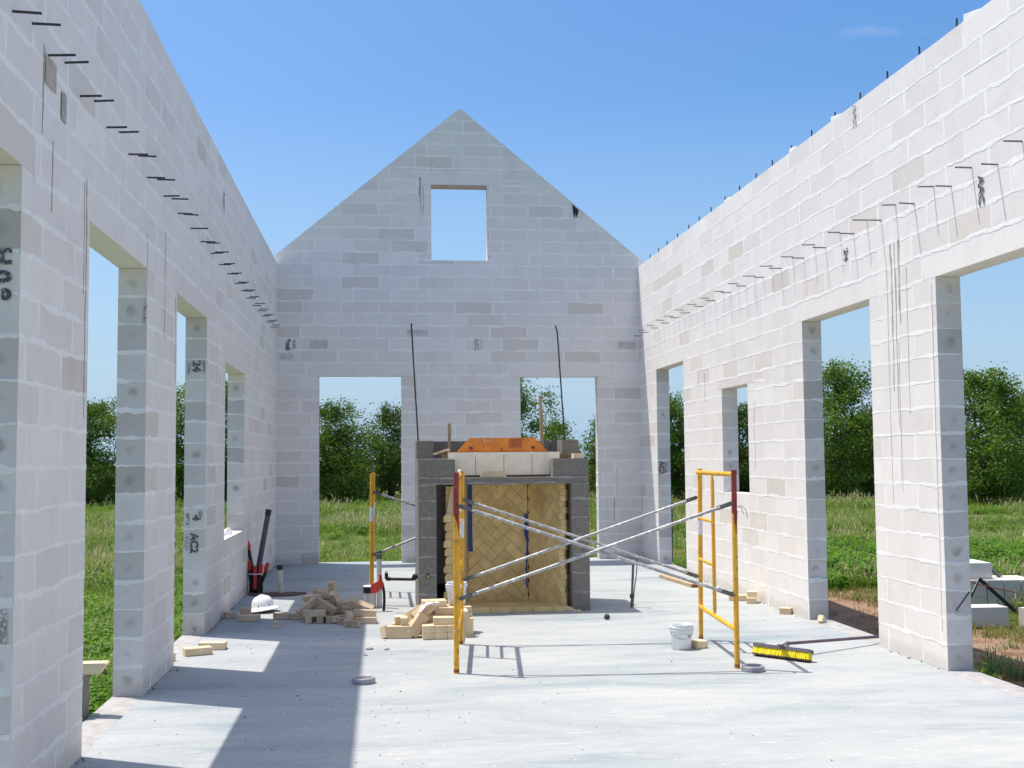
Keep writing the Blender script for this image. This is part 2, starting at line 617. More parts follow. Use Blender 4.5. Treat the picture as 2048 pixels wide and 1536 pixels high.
def gz(x, y):
    d = math.hypot(x, y - 8)
    return -.34 - .0062 * min(max(0, d - 14), 48) + (.05 * mnoise.noise(Vector((x * .35, y * .35, 2.2))) + .03 * mnoise.noise(Vector((x * 1.1, y * 1.1, 5))) if d < 120 else 0)


mb = MB()
mb.box(((XL + XR) / 2, 5.7, -.25), (XR - XL + 2 * TH + .02, 27.24, .5))
slab = mb.build('floor_slab', M['floor'], None, 'structure')

# ------------------------------------------------------------------ block walls
def clip(poly, a, b, c):
    """keep the side a*x+b*y<=c of a convex polygon"""
    out = []
    for i in range(len(poly)):
        p, q = poly[i], poly[(i + 1) % len(poly)]
        dp, dq = a * p[0] + b * p[1] - c, a * q[0] + b * q[1] - c
        if dp <= 1e-9:
            out.append(p)
        if (dp < -1e-9 and dq > 1e-9) or (dp > 1e-9 and dq < -1e-9):
            k = dp / (dp - dq)
            out.append((p[0] + (q[0] - p[0]) * k, p[1] + (q[1] - p[1]) * k))
    return out


def area(p):
    return abs(sum(p[i][0] * p[(i + 1) % len(p)][1] - p[(i + 1) % len(p)][0] * p[i][1] for i in range(len(p)))) / 2


def sub_rect(r, o):
    """rectangle r minus rectangle o"""
    u0, u1, z0, z1 = r
    a0, a1, b0, b1 = o
    if a0 >= u1 - 1e-6 or a1 <= u0 + 1e-6 or b0 >= z1 - 1e-6 or b1 <= z0 + 1e-6:
        return [r]
    out = []
    zl, zh = max(z0, b0), min(z1, b1)
    if z0 < b0 - 1e-6:
        out.append((u0, u1, z0, b0))
    if z1 > b1 + 1e-6:
        out.append((u0, u1, b1, z1))
    if u0 < a0 - 1e-6:
        out.append((u0, a0, zl, zh))
    if u1 > a1 + 1e-6:
        out.append((a1, u1, zl, zh))
    return out


class Wob:
    """smooth random function of one variable"""

    def __init__(self, rr, amp, waves=(.9, .38, .17, .075)):
        self.t = [(amp * (.6 if i == 0 else .5 if i == 1 else .3 if i == 2 else .16), 2 * math.pi / (w * rr.uniform(.8, 1.25)), rr.uniform(0, 6.28)) for i, w in enumerate(waves)]

    def __call__(self, x):
        return sum(a * math.sin(k * x + p) for a, k, p in self.t)


def ribbon(mb, T, p0, p1, horiz, w, rr, step, lip=.004, thick=.004, wob=.55):
    """a smear of mortar along a joint of plane T(u,z,n): horiz -> along u at z, else along z at u"""
    (u0, z0), (u1, z1) = p0, p1
    L = (u1 - u0) if horiz else (z1 - z0)
    n = max(2, int(L / step) + 1)
    wa, wb, wt = Wob(rr, w * wob), Wob(rr, w * wob), Wob(rr, 1.0)
    V, F = [], []
    for i in range(n + 1):
        s = L * i / n
        j = rr.uniform(-.12, .12) * w
        lo = max(.0045, w * .5 + wa(s) + j)
        hi = max(.0045, w * .5 + wb(s) - j)
        th = max(.0008, thick * (.6 + .5 * wt(s)))
        lp = max(.0004, lip * (.35 + .75 * wt(s * 1.3 + 5)))
        if horiz:
            q = [(u0 + s, z0 - lo, -.003), (u0 + s, z0 - lo + .0015, lp), (u0 + s, z0 + hi * .35, th), (u0 + s, z0 + hi, .0003)]
        else:
            q = [(u0 - lo, z0 + s, -.003), (u0 - lo + .002, z0 + s, lp * .4), (u0 + hi * .3, z0 + s, th * .6), (u0 + hi, z0 + s, .0003)]
        V += [T(*c) for c in q]
    for i in range(n):
        for k in range(3):
            F.append((i * 4 + k, i * 4 + k + 1, (i + 1) * 4 + k + 1, (i + 1) * 4 + k))
    mb.add(V, F, 0, None, False)


def cam_size(p):
    d = p - Vector((0, 0, 1.643))
    z = d.dot(FWD)
    if z < .4:
        return 0
    x, y = d.dot(RGT) / z * 2315.6, d.dot(UPV) / z * 2315.6
    if abs(x) > 1120 or abs(y) > 860:
        return 0
    return 1.0 / z


def block_wall(name, label, T, u_a, u_b, top, openings, lintels, offs, seed, ustart, slopes=None, tan_p=.10, jambs=True, step=.035, order=None, flip=False):
    """T(u,z,d): d=0 room face, negative into the wall. openings: (u0,u1,z0,z1)"""
    rr = random.Random(seed)
    root = thing(name, label, 'wall', tuple(T((u_a + u_b) / 2, 0, -TH / 2)))
    rows = int(math.ceil(top / CO - 1e-6))
    blocks = []
    bed = {}
    heads = []
    holes = [tuple(o) for o in openings] + [tuple(l) for l in lintels]
    for r in range(rows):
        z0, z1 = r * CO, min((r + 1) * CO, top)
        sh = offs[r % 2] + rr.uniform(-.03, .03)
        k0 = int(math.floor((u_a - ustart - sh) / PT)) - 1
        u = ustart + sh + k0 * PT
        while u < u_b:
            a, b = max(u, u_a), min(u + PT, u_b)
            u += PT
            if b - a < .02:
                continue
            rects = [(a, b, z0, z1)]
            for h in holes:
                rects = [q for rc in rects for q in sub_rect(rc, h)]
            for rc in rects:
                if rc[1] - rc[0] < .012 or rc[3] - rc[2] < .012:
                    continue
                blocks.append(rc)
    for l in lintels:
        blocks.append(l)
    polys = []
    for (a, b, z0, z1) in blocks:
        g = .0012
        poly = [(a + g, z0 + g), (b - g, z0 + g), (b - g, z1 - g), (a + g, z1 - g)]
        full = [(a, z0), (b, z0), (b, z1), (a, z1)]
        if slopes:
            for s in slopes:
                poly = clip(poly, *s)
                if len(poly) < 3:
                    break
                full = clip(full, *s)
        if len(poly) < 3 or area(poly) < .0006:
            continue
        polys.append((poly, (a, b, z0, z1)))
        # joints on the lower and left edge
        if z0 > .01:
            lowu = [p[0] for p in full if abs(p[1] - z0) < 1e-4]
            if len(lowu) >= 2:
                inhole = any(o[0] < (a + b) / 2 < o[1] and abs(o[3] - z0) < 1e-4 for o in openings)
                if not inhole:
                    bed.setdefault(round(z0, 4), []).append((min(lowu), max(lowu)))
        edge = abs(a - u_a) < 1e-4 or any(abs(a - o[1]) < 1e-4 and o[2] - 1e-4 <= z0 < o[3] - 1e-4 for o in openings)
        if not edge:
            lz = [p[1] for p in full if abs(p[0] - a) < 1e-4]
            if len(lz) >= 2 and max(lz) - min(lz) > .03:
                heads.append((a, min(lz), max(lz)))
    # blocks
    def rank(p):
        c = [sum(q[0] for q in p) / len(p), sum(q[1] for q in p) / len(p)]
        return -cam_size(Vector(T(c[0], c[1], 0))) * math.sqrt(area(p)) - (0.0001 if cam_size(Vector(T(c[0], c[1], 0))) > 0 else 0)
    polys.sort(key=lambda q: rank(q[0]))
    rest = MB()
    for i, (poly, rc) in enumerate(polys):
        v = rr.gauss(0, .018)
        col = [.80 + v, .76 + v, .715 + v]
        q = rr.random()
        if q < tan_p:
            k = rr.uniform(.82, .94)
            col = [col[0] * k * 1.02, col[1] * k * .99, col[2] * k * .95]
        elif q < tan_p + .25:
            k = rr.uniform(.95, .985)
            col = [c * k for c in col]
        d0 = rr.uniform(-.0012, .0)
        mbx = MB() if i < 300 else rest
        pl = poly[::-1] if flip else poly
        n0 = len(mbx.f)
        mbx.prism(pl, T, -TH, d0, 0, tuple(col), True)
        ke = rr.choice((1.0, .97, .92, .86, .78))
        for j in range(n0, len(mbx.f)):
            if mbx.uv[j]:
                mbx.c[j] = (col[0] * ke, col[1] * ke, col[2] * ke * 1.01)
        if i < 300:
            mbx.build('block', M['block'], root)
    if rest.v:
        rest.build('block_courses', M['block'], root, 'stuff')
    # mortar
    mo = MB()
    for z, iv in bed.items():
        iv.sort()
        cur = list(iv[0])
        out = []
        for a, b in iv[1:]:
            if a <= cur[1] + .03:
                cur[1] = max(cur[1], b)
            else:
                out.append(cur)
                cur = [a, b]
        out.append(cur)
        for a, b in out:
            ribbon(mo, T, (a, z), (b, z), True, rr.uniform(.018, .034), rr, step, .0012, .0006, .36)
    for a, z0, z1 in heads:
        ribbon(mo, T, (a, z0), (a, z1), False, rr.uniform(.018, .032), rr, step, .0009, .0006, .28)
    # mortar on the jambs of the openings
    if jambs:
        for o in openings:
            for ue, sg in ((o[0], 1), (o[1], -1)):
                Tj = (lambda ue, sg: (lambda w, z, n: T(ue + sg * n, z, -w)))(ue, sg)
                z = math.ceil(o[2] / CO + .2) * CO
                while z < o[3] - .05:
                    ribbon(mo, Tj, (.001, z), (TH - .001, z), True, rr.uniform(.008, .034), rr, .02, .004, .004, .6)
                    z += CO
    mo.build('mortar_joint', M['mortar'], root, 'stuff')
    return root


TLf = lambda u, z, d: Vector((XL + d, u, z))
TRt = lambda u, z, d: Vector((XR - d, u, z))
TBk = lambda u, z, d: Vector((u, YB - d, z))
OT = 3.048
L_OPEN = [(.96, 2.62, 0, OT), (3.93, 5.59, 0, OT), (6.87, 8.54, 0, OT), (9.78, 11.44, 0, OT), (12.80, 14.58, .8128, 2.735)]
R_OPEN = [(6.89, 8.56, 0, OT), (9.80, 11.46, 0, OT), (13.29, 14.33, 1.2192, 2.525), (16.20, 17.83, 0, OT)]
B_OPEN = [(-1.0, .335, 0, 3.035), (2.30, 3.59, 0, 3.02), (.835, 1.765, 4.957, 6.226)]
lin = lambda o, e=.22, h=CO: (o[0] - e, o[1] + e, o[3], o[3] + h)
left_wall = block_wall('block_wall', 'shaded white block wall with three tall door openings and one window beside the hard hat', TLf, -4.0, YB, H, L_OPEN, [lin(L_OPEN[i]) for i in range(4)] + [(12.58, 14.8, 2.735, 2.735 + .1096 + .2032)], (0, .19), 11, 5.1, tan_p=.07)
right_wall = block_wall('block_wall', 'sunlit white block wall pierced by door openings behind the push broom', TRt, -4.0, YB, H, R_OPEN, [lin(R_OPEN[0]), lin(R_OPEN[1]), (13.05, 14.55, 2.525, 2.6416), lin(R_OPEN[3])], (0, .3), 12, 7.73, tan_p=.09, flip=True)
SL = (PK - H) / (XM - (XL - TH))
back_wall = block_wall('block_wall', 'shaded gable end block wall with a small square attic opening under its peak', TBk, XL - TH, XR + TH, PK, B_OPEN, [(B_OPEN[0][0] - .2, B_OPEN[0][1] + .2, 3.035, 3.2512), (B_OPEN[1][0] - .2, B_OPEN[1][1] + .2, 3.02, 3.2512), (.62, 1.98, 6.226, 6.44)], (0.0, .187), 13, XR - .003, slopes=[(-SL, 1, H - SL * (XL - TH)), (SL, 1, H + SL * (XR + TH))], tan_p=.085)

# rough screed strips in the wall line of the door openings
for o, x0 in [(q, XL - TH / 2) for q in L_OPEN[:4]] + [(q, XR + TH / 2) for q in (R_OPEN[0], R_OPEN[1], R_OPEN[3])]:
    mb = MB()
    n = 26
    V = []
    for i in range(n + 1):
        y = o[0] + (o[1] - o[0]) * i / n
        for k, dx in enumerate((-TH / 2, -.03, .03, TH / 2)):
            jx = dx + (rnd.uniform(-.008, .008) if (k == 3 and x0 < 0) or (k == 0 and x0 > 0) else 0)
            V.append((x0 + jx, y, .0042 - (.0036 if (k == 3 and x0 < 0) or (k == 0 and x0 > 0) else 0) + (rnd.uniform(.0, .005) if k in (1, 2) else 0)))
    F = [(i * 4 + k, i * 4 + k + 1, (i + 1) * 4 + k + 1, (i + 1) * 4 + k) for i in range(n) for k in range(3)]
    mb.add(V, F)
    mb.build('threshold_strip', M['rough'], slab)

# sunlit window buck under the attic lintel
mb = MB()
mb.box((1.3, YB + .09, 6.207), (.93, .16, .036))
mb.build('window_buck', M['pinkwood'], back_wall)


# ---- steel in the walls
def rod(root, pts, r, mat, name):
    mb = MB()
    mb.tube(pts, r, 6)
    return mb.build(name, mat, root)


for k in range(44):
    y = 4.75 + k * .3135 + rnd.uniform(-.03, .03)
    if y > 18.9:
        break
    z = 3.71 if k % 2 == 0 else 3.775
    z += rnd.uniform(-.008, .008)
    rod(left_wall, [(XL - .08, y, z), (XL + .125 + rnd.uniform(-.012, .012), y + rnd.uniform(-.04, .03), z + rnd.uniform(-.005, .005))], .0066, M['rebar'], 'rebar_dowel')
    if k > 2:
        y2 = 7.30 + (k - 3) * .3135 + rnd.uniform(-.03, .03)
        if y2 < 18.9:
            z2 = 3.69 if (k - 3) % 2 else 3.76
            z2 += rnd.uniform(-.008, .008)
            rod(right_wall, [(XR + .08, y2, z2), (XR - .125 + rnd.uniform(-.012, .012), y2 + rnd.uniform(-.03, .03), z2 + rnd.uniform(-.004, .004))], .0066, M['dowel'], 'rebar_dowel')
for k in range(20):
    y = 7.08 + k * .605
    if y > 18.8:
        break
    rod(right_wall, [(XR + .10, y, H - .1), (XR + .10 + rnd.uniform(-.01, .01), y + rnd.uniform(-.015, .015), H + .135)], .008, M['rebar'], 'rebar_stub')
# crumbs of mortar left on top of the right wall
for y, s in ((7.95, .16), (10.55, .13), (11.75, .14), (14.1, .12)):
    mb = MB()
    for i in range(3):
        mb.box((XR + .10 + rnd.uniform(-.02, .02), y + rnd.uniform(-.06, .06), H + .012 + .012 * i), (s * rnd.uniform(.5, .8), s * rnd.uniform(.6, 1.1), .03 + .014 * i), (rnd.uniform(-.08, .08), rnd.uniform(-.08, .08), rnd.uniform(0, .5)))
    mb.build('mortar_lump', M['mortar'], right_wall)


# ---- stains and run marks lying on the wall faces
def run_mark(root, T, u, z0, z1, w, mat, seed, name='run_mark', off=.0030):
    w *= .6
    rr = random.Random(seed)
    mb = MB()
    n = max(5, int((z1 - z0) / .06))
    wa, wb = Wob(rr, w * .45, (.7, .3, .12, .07)), Wob(rr, w * .8, (1.6, .7, .3, .1))
    V = []
    for i in range(n + 1):
        k = i / n
        z = z1 + (z0 - z1) * k
        ww = max(.0012, w * .5 * (1 - .75 * k) + wa(z) * (.8 - .5 * k))
        c = u + wb(z) * .7
        V += [T(c - ww, z, off), T(c + ww, z, off), T(c - ww - .001, z, off - .004), T(c + ww + .001, z, off - .004)]
    F = []
    for i in range(n):
        a, b = i * 4, (i + 1) * 4
        F += [(a, a + 1, b + 1, b), (a, b, b + 2, a + 2), (a + 1, a + 3, b + 3, b + 1)]
    mb.add(V, F)
    return mb.build(name, mat, root)


for i, (u, z0, z1, w, mt) in enumerate([(9.20, 2.75, 3.46, .055, 'stain'), (9.27, 1.9, 3.45, .02, 'stain'), (9.34, 2.2, 3.45, .035, 'stain'), (9.43, 1.25, 3.3, .012, 'palestain'), (9.24, 1.35, 2.6, .009, 'palestain'), (9.06, 2.0, 3.2, .010, 'palestain'), (8.63, .3, 3.0, .008, 'palestain'), (15.1, 2.4, 2.78, .03, 'stain'), (13.05, 1.5, 2.3, .006, 'palestain')]):
    run_mark(right_wall, TRt, u, z0, z1, w, M[mt], 100 + i)
for i, (u, z0, z1, w, mt) in enumerate([(6.085, 2.93, 3.30, .014, 'darkstain'), (6.79, 1.9, 3.27, .022, 'darkstain'), (6.74, 2.6, 3.25, .012, 'stain'), (9.22, 2.6, 3.45, .012, 'stain'), (9.7, 2.3, 3.0, .012, 'stain'), (5.90, 3.28, 3.74, .018, 'darkstain'), (8.52, 3.05, 3.3, .01, 'stain'), (12.1, 2.2, 2.9, .010, 'palestain')]):
    run_mark(left_wall, TLf, u, z0, z1, w, M[mt], 130 + i)
for i, (u, z0, z1, w, mt) in enumerate([(.665, 5.95, 6.34, .055, 'darkstain'), (.70, 5.70, 6.2, .018, 'darkstain'), (.66, 5.55, 6.0, .008, 'darkstain'), (.84, 6.42, 6.6, .012, 'stain'), (3.85, .6, 1.0, .02, 'stain'), (3.9, 1.05, 1.5, .015, 'palestain')]):
    run_mark(back_wall, TBk, u, z0, z1, w, M[mt], 150 + i)
# torn black felt corner on the gable slope
mb = MB()
mb.prism([(3.205, 5.93), (3.235, 5.68), (3.26, 5.79), (3.275, 5.70), (3.32, 5.83)], TBk, .002, .010)
mb.build('felt_scrap', M['black'], back_wall)
# dark damp patches
def patch(root, T, u, z, w, h, mat, seed, name='damp_patch'):
    rr = random.Random(seed)
    pts = []
    for (a0, b0), (a1, b1) in (((-1, -1), (1, -1)), ((1, -1), (1, 1)), ((1, 1), (-1, 1)), ((-1, 1), (-1, -1))):
        for k in range(7):
            q = k / 7
            pts.append((u + w / 2 * (a0 + (a1 - a0) * q) * rr.uniform(.90, 1.0), z + h / 2 * (b0 + (b1 - b0) * q) * rr.uniform(.88, 1.0)))
    n = len(pts)
    mb = MB()
    V = [T(u, z, .0052)] + [T(a, b, .0052) for a, b in pts]
    mb.add(V, [(0, 1 + k, 1 + (k + 1) % n) for k in range(n)])
    return mb.build(name, mat, root)


# stencilled lettering on blocks
def stencil(root, text, T, u, z, size, mat, rot=0.0, bar=None, mirror=False, off=.0065):
    cu = bpy.data.curves.new('stencil', 'FONT')
    cu.body = text
    cu.size = size
    cu.align_x = 'CENTER'
    cu.align_y = 'CENTER'
    cu.offset = size * .045
    tmp = bpy.data.objects.new('tmp_text', cu)
    me = bpy.data.meshes.new_from_object(tmp)
    bpy.data.objects.remove(tmp)
    bpy.data.curves.remove(cu)
    c, s = math.cos(rot), math.sin(rot)
    off0 = Vector(root['_o'])
    for v in me.vertices:
        x, y = v.co.x * (-1 if mirror else 1), v.co.y
        v.co = T(u + c * x - s * y, z + s * x + c * y, off) - off0
    me.name = 'stencil_lettering'
    me.materials.clear()
    me.materials.append(mat)
    return link('stencil_lettering', me, root)


def jamb(T, ue, sg):
    """reveal plane of an opening: u measured across the wall thickness from the room face"""
    return lambda w, z, n: T(ue + sg * n, z, -w)


JL1, JL0, JL2 = jamb(TLf, 8.54, -1), jamb(TLf, 5.59, -1), jamb(TLf, 11.44, -1)
flipw = lambda J: (lambda w, z, n: J(-w, z, n))
q = -math.pi / 2
stencil(left_wall, 'H.0.8', lambda a, b, n: JL0(-a, b, n), -.085, 2.53, .115, M['ink'], q)
stencil(left_wall, '24', lambda a, b, n: JL2(-a, b, n), -.095, 2.575, .11, M['ink'], q)
stencil(left_wall, 'AC2', lambda a, b, n: JL2(-a, b, n), -.105, .875, .10, M['ink'], q)
stencil(left_wall, '4', lambda a, b, n: JL2(-a, b, n), -.085, 1.115, .10, M['ink'], q)
stencil(left_wall, 'Jc', lambda a, b, n: JL2(-a, b, n), -.09, .06, .07, M['inkpale'], q)
for (w_, z_, ww, hh) in ((.165, 2.57, .03, .15), (.025, 2.57, .02, .14), (.165, 1.10, .035, .13), (.045, 1.15, .035, .08), (.172, .88, .025, .15)):
    patch(left_wall, JL2, w_, z_, ww, hh, M['inkpale'], int(z_ * 100), 'stencil_smudge')
patch(left_wall, JL0, .05, .90, .05, .16, M['inkpale'], 5, 'stencil_smudge')
patch(left_wall, jamb(TLf, 8.54, -1), .012, 2.72, .02, .17, M['inkpale'], 6, 'stencil_smudge')
patch(left_wall, TLf, 6.02, 3.63, .21, .16, M['stain'], 9)
patch(left_wall, TLf, 6.27, 3.53, .10, .17, M['stain'], 10)
stencil(left_wall, 'AAC', TLf, 6.27, 3.53, .075, M['inkpale'], q)
stencil(left_wall, 'AAC', TLf, 12.55, 4.45, .10, M['ink'], q)
stencil(right_wall, '24', lambda a, b, n: TRt(-a, b, n), -10.283, 3.53, .12, M['ink'], q)
stencil(right_wall, 'AAC', lambda a, b, n: TRt(-a, b, n), -7.823, 3.56, .105, M['ink'], q)
stencil(right_wall, 'AAC', lambda a, b, n: TRt(-a, b, n), -10.003, 4.765, .10, M['inkpale'], q)
JR3 = jamb(TRt, 17.83, -1)
stencil(right_wall, 'AC2', JR3, .06, 1.507, .11, M['ink'], q)
patch(right_wall, JR3, .13, 1.50, .05, .17, M['inkpale'], 8, 'stencil_smudge')
stencil(back_wall, '8m0', TBk, -1.50, 3.545, .105, M['ink'], q)
patch(back_wall, TBk, -1.40, 3.55, .05, .16, M['inkpale'], 81, 'stencil_smudge')
stencil(back_wall, 'AAC', TBk, 1.575, 3.56, .10, M['inkpale'], q)
for u, z, w, h in ((1.66, 3.56, .025, .16), (-1.0, 3.55, .3, .14), (-1.52, 3.35, .22, .1), (4.1, 3.55, .3, .12), (.6, 3.75, .35, .1)):
    patch(back_wall, TBk, u, z, w, h, M['palestain'], int(100 * (u + 3)), 'damp_patch')

# scratch on the reveal of the nearest right pillar
JR1 = jamb(TRt, 8.56, -1)
mb = MB()
mb.prism([(.198, .600), (.188, .604), (.076, .462), (.082, .456)][::-1], lambda a, b, d: JR1(a, b, d), .0005, .003)
mb.prism([(.076, .462), (.082, .456), (.098, .447), (.096, .452)][::-1], lambda a, b, d: JR1(a, b, d), .0005, .003)
mb.build('scratch_mark', M['rebar'], right_wall)
# ------------------------------------------------------------------ fireplace
FP = thing('fireplace', 'half built grey block fireplace with a cream herringbone brick firebox', 'fireplace', (1.335, 12.58, 0))
fr = random.Random(21)
cm = MB()
def cmu(x0, x1, y0, y1, z0, z1, name='concrete_block'):
    mb = MB()
    g = .004
    mb.box(((x0 + x1) / 2, (y0 + y1) / 2 + fr.uniform(-.002, .002), (z0 + z1) / 2), (x1 - x0 - 2 * g, y1 - y0 - 2 * g, z1 - z0 - 2 * g))
    mb.build(name, M['cmu'], FP)
    cm.box(((x0 + x1) / 2, (y0 + y1) / 2, (z0 + z1) / 2), (x1 - x0 - .016, y1 - y0 - .016, z1 - z0 + .001))


zs = [0, .205, .41, .612, .815, 1.02, 1.215, 1.378]
X0, X1 = .397, 2.272
for x0, x1 in ((X0, .60), (2.07, X1)):
    for k in range(7):
        cmu(x0, x1, 12.58, 12.985, zs[k], zs[k + 1])
        cmu(x0, x1, 12.985, 13.39, zs[k], zs[k + 1])
        cmu(x0, x1, 13.39, 13.80, zs[k], zs[k + 1])
for k in range(7):
    a = .60
    for w in ((.4, .4, .4, .27) if k % 2 else (.2, .4, .4, .4, .07)):
        cmu(a, a + w, 13.6, 13.8, zs[k], zs[k + 1])
        a += w
mb = MB()
mb.box((1.3345, 12.69, 1.418), (X1 - X0 - .004, .205, .076))
mb.build('lintel_beam', M['cmu'], FP)
for (x0, x1) in ((X0 + .002, .804), (1.87, X1)):
    cmu(x0, x1, 12.588, 12.79, 1.458, 1.656)
for (x0, x1) in ((X0, .60), (2.07, X1)):
    cmu(x0, x1, 12.80, 13.2, 1.378, 1.66)
    cmu(x0, x1, 13.2, 13.595, 1.378, 1.66)
    cmu(x0, x1, 13.2, 13.595, 1.668, 1.87)
a = X0
for w in (.4, .4, .4, .4, .275):
    cmu(a, a + w, 13.6, 13.8, 1.378, 1.66)
    cmu(a, a + w, 13.6, 13.8, 1.668, 1.87)
    a += w
# rough filler blocks standing behind the left pier
for k in range(6):
    cmu(.612, .745 - .008 * (k % 2), 12.96, 13.2, .28 + .185 * k, .28 + .185 * (k + 1) - .003, 'filler_block')
cm.build('mortar_joint', M['cmu_mortar'], FP, 'stuff')
# smeared joints on the pier faces
sm = MB()
Tf = lambda u, z, d: Vector((u, 12.5815 - d, z))
for x0, x1 in ((X0 + .003, .597), (2.073, X1 - .003)):
    for z in zs[1:]:
        ribbon(sm, Tf, (x0, z), (x1, z), True, .018, fr, .015, .003, .003, .7)
ribbon(sm, Tf, (X0 + .05, 1.395), (1.9, 1.395), True, .012, fr, .02, .003, .002, .9)
ribbon(sm, Tf, (X0 + .002, 1.457), (.80, 1.457), True, .02, fr, .015, .003, .003, .7)
ribbon(sm, Tf, (1.80, 1.457), (X1 - .002, 1.457), True, .02, fr, .015, .003, .003, .7)
sm.build('smeared_joint', M['cmu_mortar'], FP, 'stuff')
# brass stub in the left pier
mb = MB()
mb.tube([(.505, 12.60, .405), (.505, 12.565, .405)], .016, 10)
mb.build('gas_fitting', M['brass'], FP)
mb = MB()
mb.tube([(.503, 12.585, .408), (.503, 12.574, .408)], .026, 12)
mb.build('fitting_hole', M['black'], FP)


def herring(T, a1, b0, b1, name, w=.110, depth=.06, off=(0, 0)):
    """herringbone bricks clipped to the panel 0..a1 x b0..b1; T(a,b,d)"""
    s = math.sqrt(.5)
    g = .0022
    for i in range(-26, 27):
        for j in range(-26, 27):
            for typ in (0, 1):
                # 2:1 herringbone lattice in brick widths
                bx = i + j * 2
                by = i - j * 2
                if typ == 0:
                    rc = (bx, bx + 2, by, by + 1)
                else:
                    rc = (bx, bx + 1, by + 1, by + 3)
                x0, x1, y0, y1 = [v * w for v in rc]
                x0 += g; y0 += g; x1 -= g; y1 -= g
                P = [(x0, y0), (x1, y0), (x1, y1), (x0, y1)]
                P = [((x - y) * s + a1 / 2 + off[0], (x + y) * s + .4 + off[1]) for x, y in P]
                for cl in ((-1, 0, 0), (1, 0, a1), (0, -1, -b0), (0, 1, b1)):
                    P = clip(P, *cl)
                    if len(P) < 3:
                        break
                if len(P) < 3 or area(P) < .0007:
                    continue
                mb = MB()
                d = fr.uniform(-.0012, .0012)
                mb.prism(P, T, -depth, d)
                mb.build('firebrick', M['firebrick_panel'], FP)


def panel(pa, pb, b0, b1, off=(0, 0)):
    pa, pb = Vector((*pa, 0)), Vector((*pb, 0))
    d = (pb - pa)
    L = d.length
    d.normalize()
    nrm = Vector((d.y, -d.x, 0))
    T = lambda a, b, n: pa + d * a + Vector((0, 0, b)) + nrm * n
    herring(T, L, b0, b1, 'firebrick', off=off)
    mb = MB()
    mb.prism([(0.001, b0), (L - .001, b0), (L - .001, b1), (.001, b1)], T, -.066, -.0045)
    mb.build('panel_joint', M['fire_joint'], FP)


panel((.985, 13.30), (1.675, 13.30), .05, 1.43)
panel((1.680, 13.295), (1.985, 12.76), .05, 1.40, (.03, .02))
panel((.765, 12.78), (.98, 13.295), .05, 1.36, (.0, .05))
# toothed brick ends at the front edges of the side panels
k = 0
z = .05
while z < 1.36:
    h = .062 if k % 3 else .075
    e = fr.uniform(-.012, .012)
    mb = MB()
    mb.box((2.015 + e, 12.775 + fr.uniform(-.006, .006), z + h / 2), (.062, .085, h - .004), (0, 0, -.5))
    mb.build('firebrick', M['firebrick_panel'], FP)
    z += h
    k += 1
z = .05
k = 0
while z < 1.0:
    h = .092
    e = (0.0, -.012, .006)[k % 3]
    mb = MB()
    mb.prism([(-.045, 0), (.04, 0), (.04, h - .004), (-.02, h - .004), (-.045, h * .6)], lambda a, b, d: Vector((.738 + e + a, 12.79 + d, z + b)), -.05, .05)
    mb.build('firebrick', M['firebrick_panel'], FP)
    z += h
    k += 1
mb = MB()
mb.prism([(.70, 1.0), (.78, 1.0), (.78, 1.36), (.765, 1.36)], lambda a, b, d: Vector((a, 12.80 + d, b)), -.04, .05)
mb.build('mortar_slope', M['firebrick'], FP)
# hearth
for j in range(4):
    a = .72 - (.11 if j % 2 else 0)
    while a < 2.03:
        b = a + .229
        y0, y1 = 12.565 + j * .117, 12.565 + (j + 1) * .117 - .004
        p = [(max(a, .70 + .07 * j * .0), y0), (min(b, 2.035), y0), (min(b, 2.035), y1), (max(a, .70), y1)]
        if p[1][0] - p[0][0] > .02:
            mb = MB()
            mb.prism([(p[0][0] + .004, y0), (p[1][0] - .004, y0), (p[1][0] - .004, y1), (p[0][0] + .004, y1)], lambda a_, b_, d_: Vector((a_, b_, d_)), .001, .052 + fr.uniform(-.001, .001))
            mb.build('firebrick', M['firebrick_panel'], FP)
        a = b
mb = MB()
mb.box((1.37, 12.79, .022), (1.32, .44, .042))
mb.build('hearth_joint', M['fire_joint'], FP)
mb = MB()
mb.prism([(.74, 13.032), (1.94, 13.032), (1.68, 13.30), (.98, 13.30)], lambda a_, b_, d_: Vector((a_, b_, d_)), .001, .051)
mb.build('hearth_back', M['firebrick_panel'], FP)
# mortar droppings at the foot of the right pier
for (x, y, sz) in ((2.03, 12.60, .11), (2.075, 12.53, .06), (2.13, 12.53, .05), (1.97, 12.6, .07)):
    mb = MB()
    mb.lathe([(sz * .5, 0), (sz * .48, sz * .18), (sz * .3, sz * .38), (.001, sz * .45)], (x, y, .0), 9, sx=1.2)
    mb.build('mortar_lump', M['firebrick'], FP)
mb = MB()
mb.prism([(2.005, .05), (2.066, .05), (2.066, .36), (2.05, .42), (2.02, .36)], lambda a, b, d: Vector((a, 12.84 + d, b)), -.03, .05)
mb.build('mortar_slope', M['cmu_mortar'], FP)
# flue liner units on the lintel
cx = [.735, 1.042, 1.357, 1.670, 1.985]
mb0 = MB()
for k in range(4):
    mb = MB()
    mb.box(((cx[k] + cx[k + 1]) / 2, 12.855, 1.606), (cx[k + 1] - cx[k] - .006, .10, .252), (0, 0, fr.uniform(-.01, .01)))
    mb.build('liner_block', M['cream'], FP)
mb.box((0, 0, 0), (.001, .001, .001))
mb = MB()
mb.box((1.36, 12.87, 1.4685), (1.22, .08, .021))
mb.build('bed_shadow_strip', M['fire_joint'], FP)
mb = MB()
for x in (.75, 2.02):
    mb.box((x, 12.95, 1.69), (.13, .22, .045))
mb.build('smoke_shelf_brick', M['fire_joint'], FP)


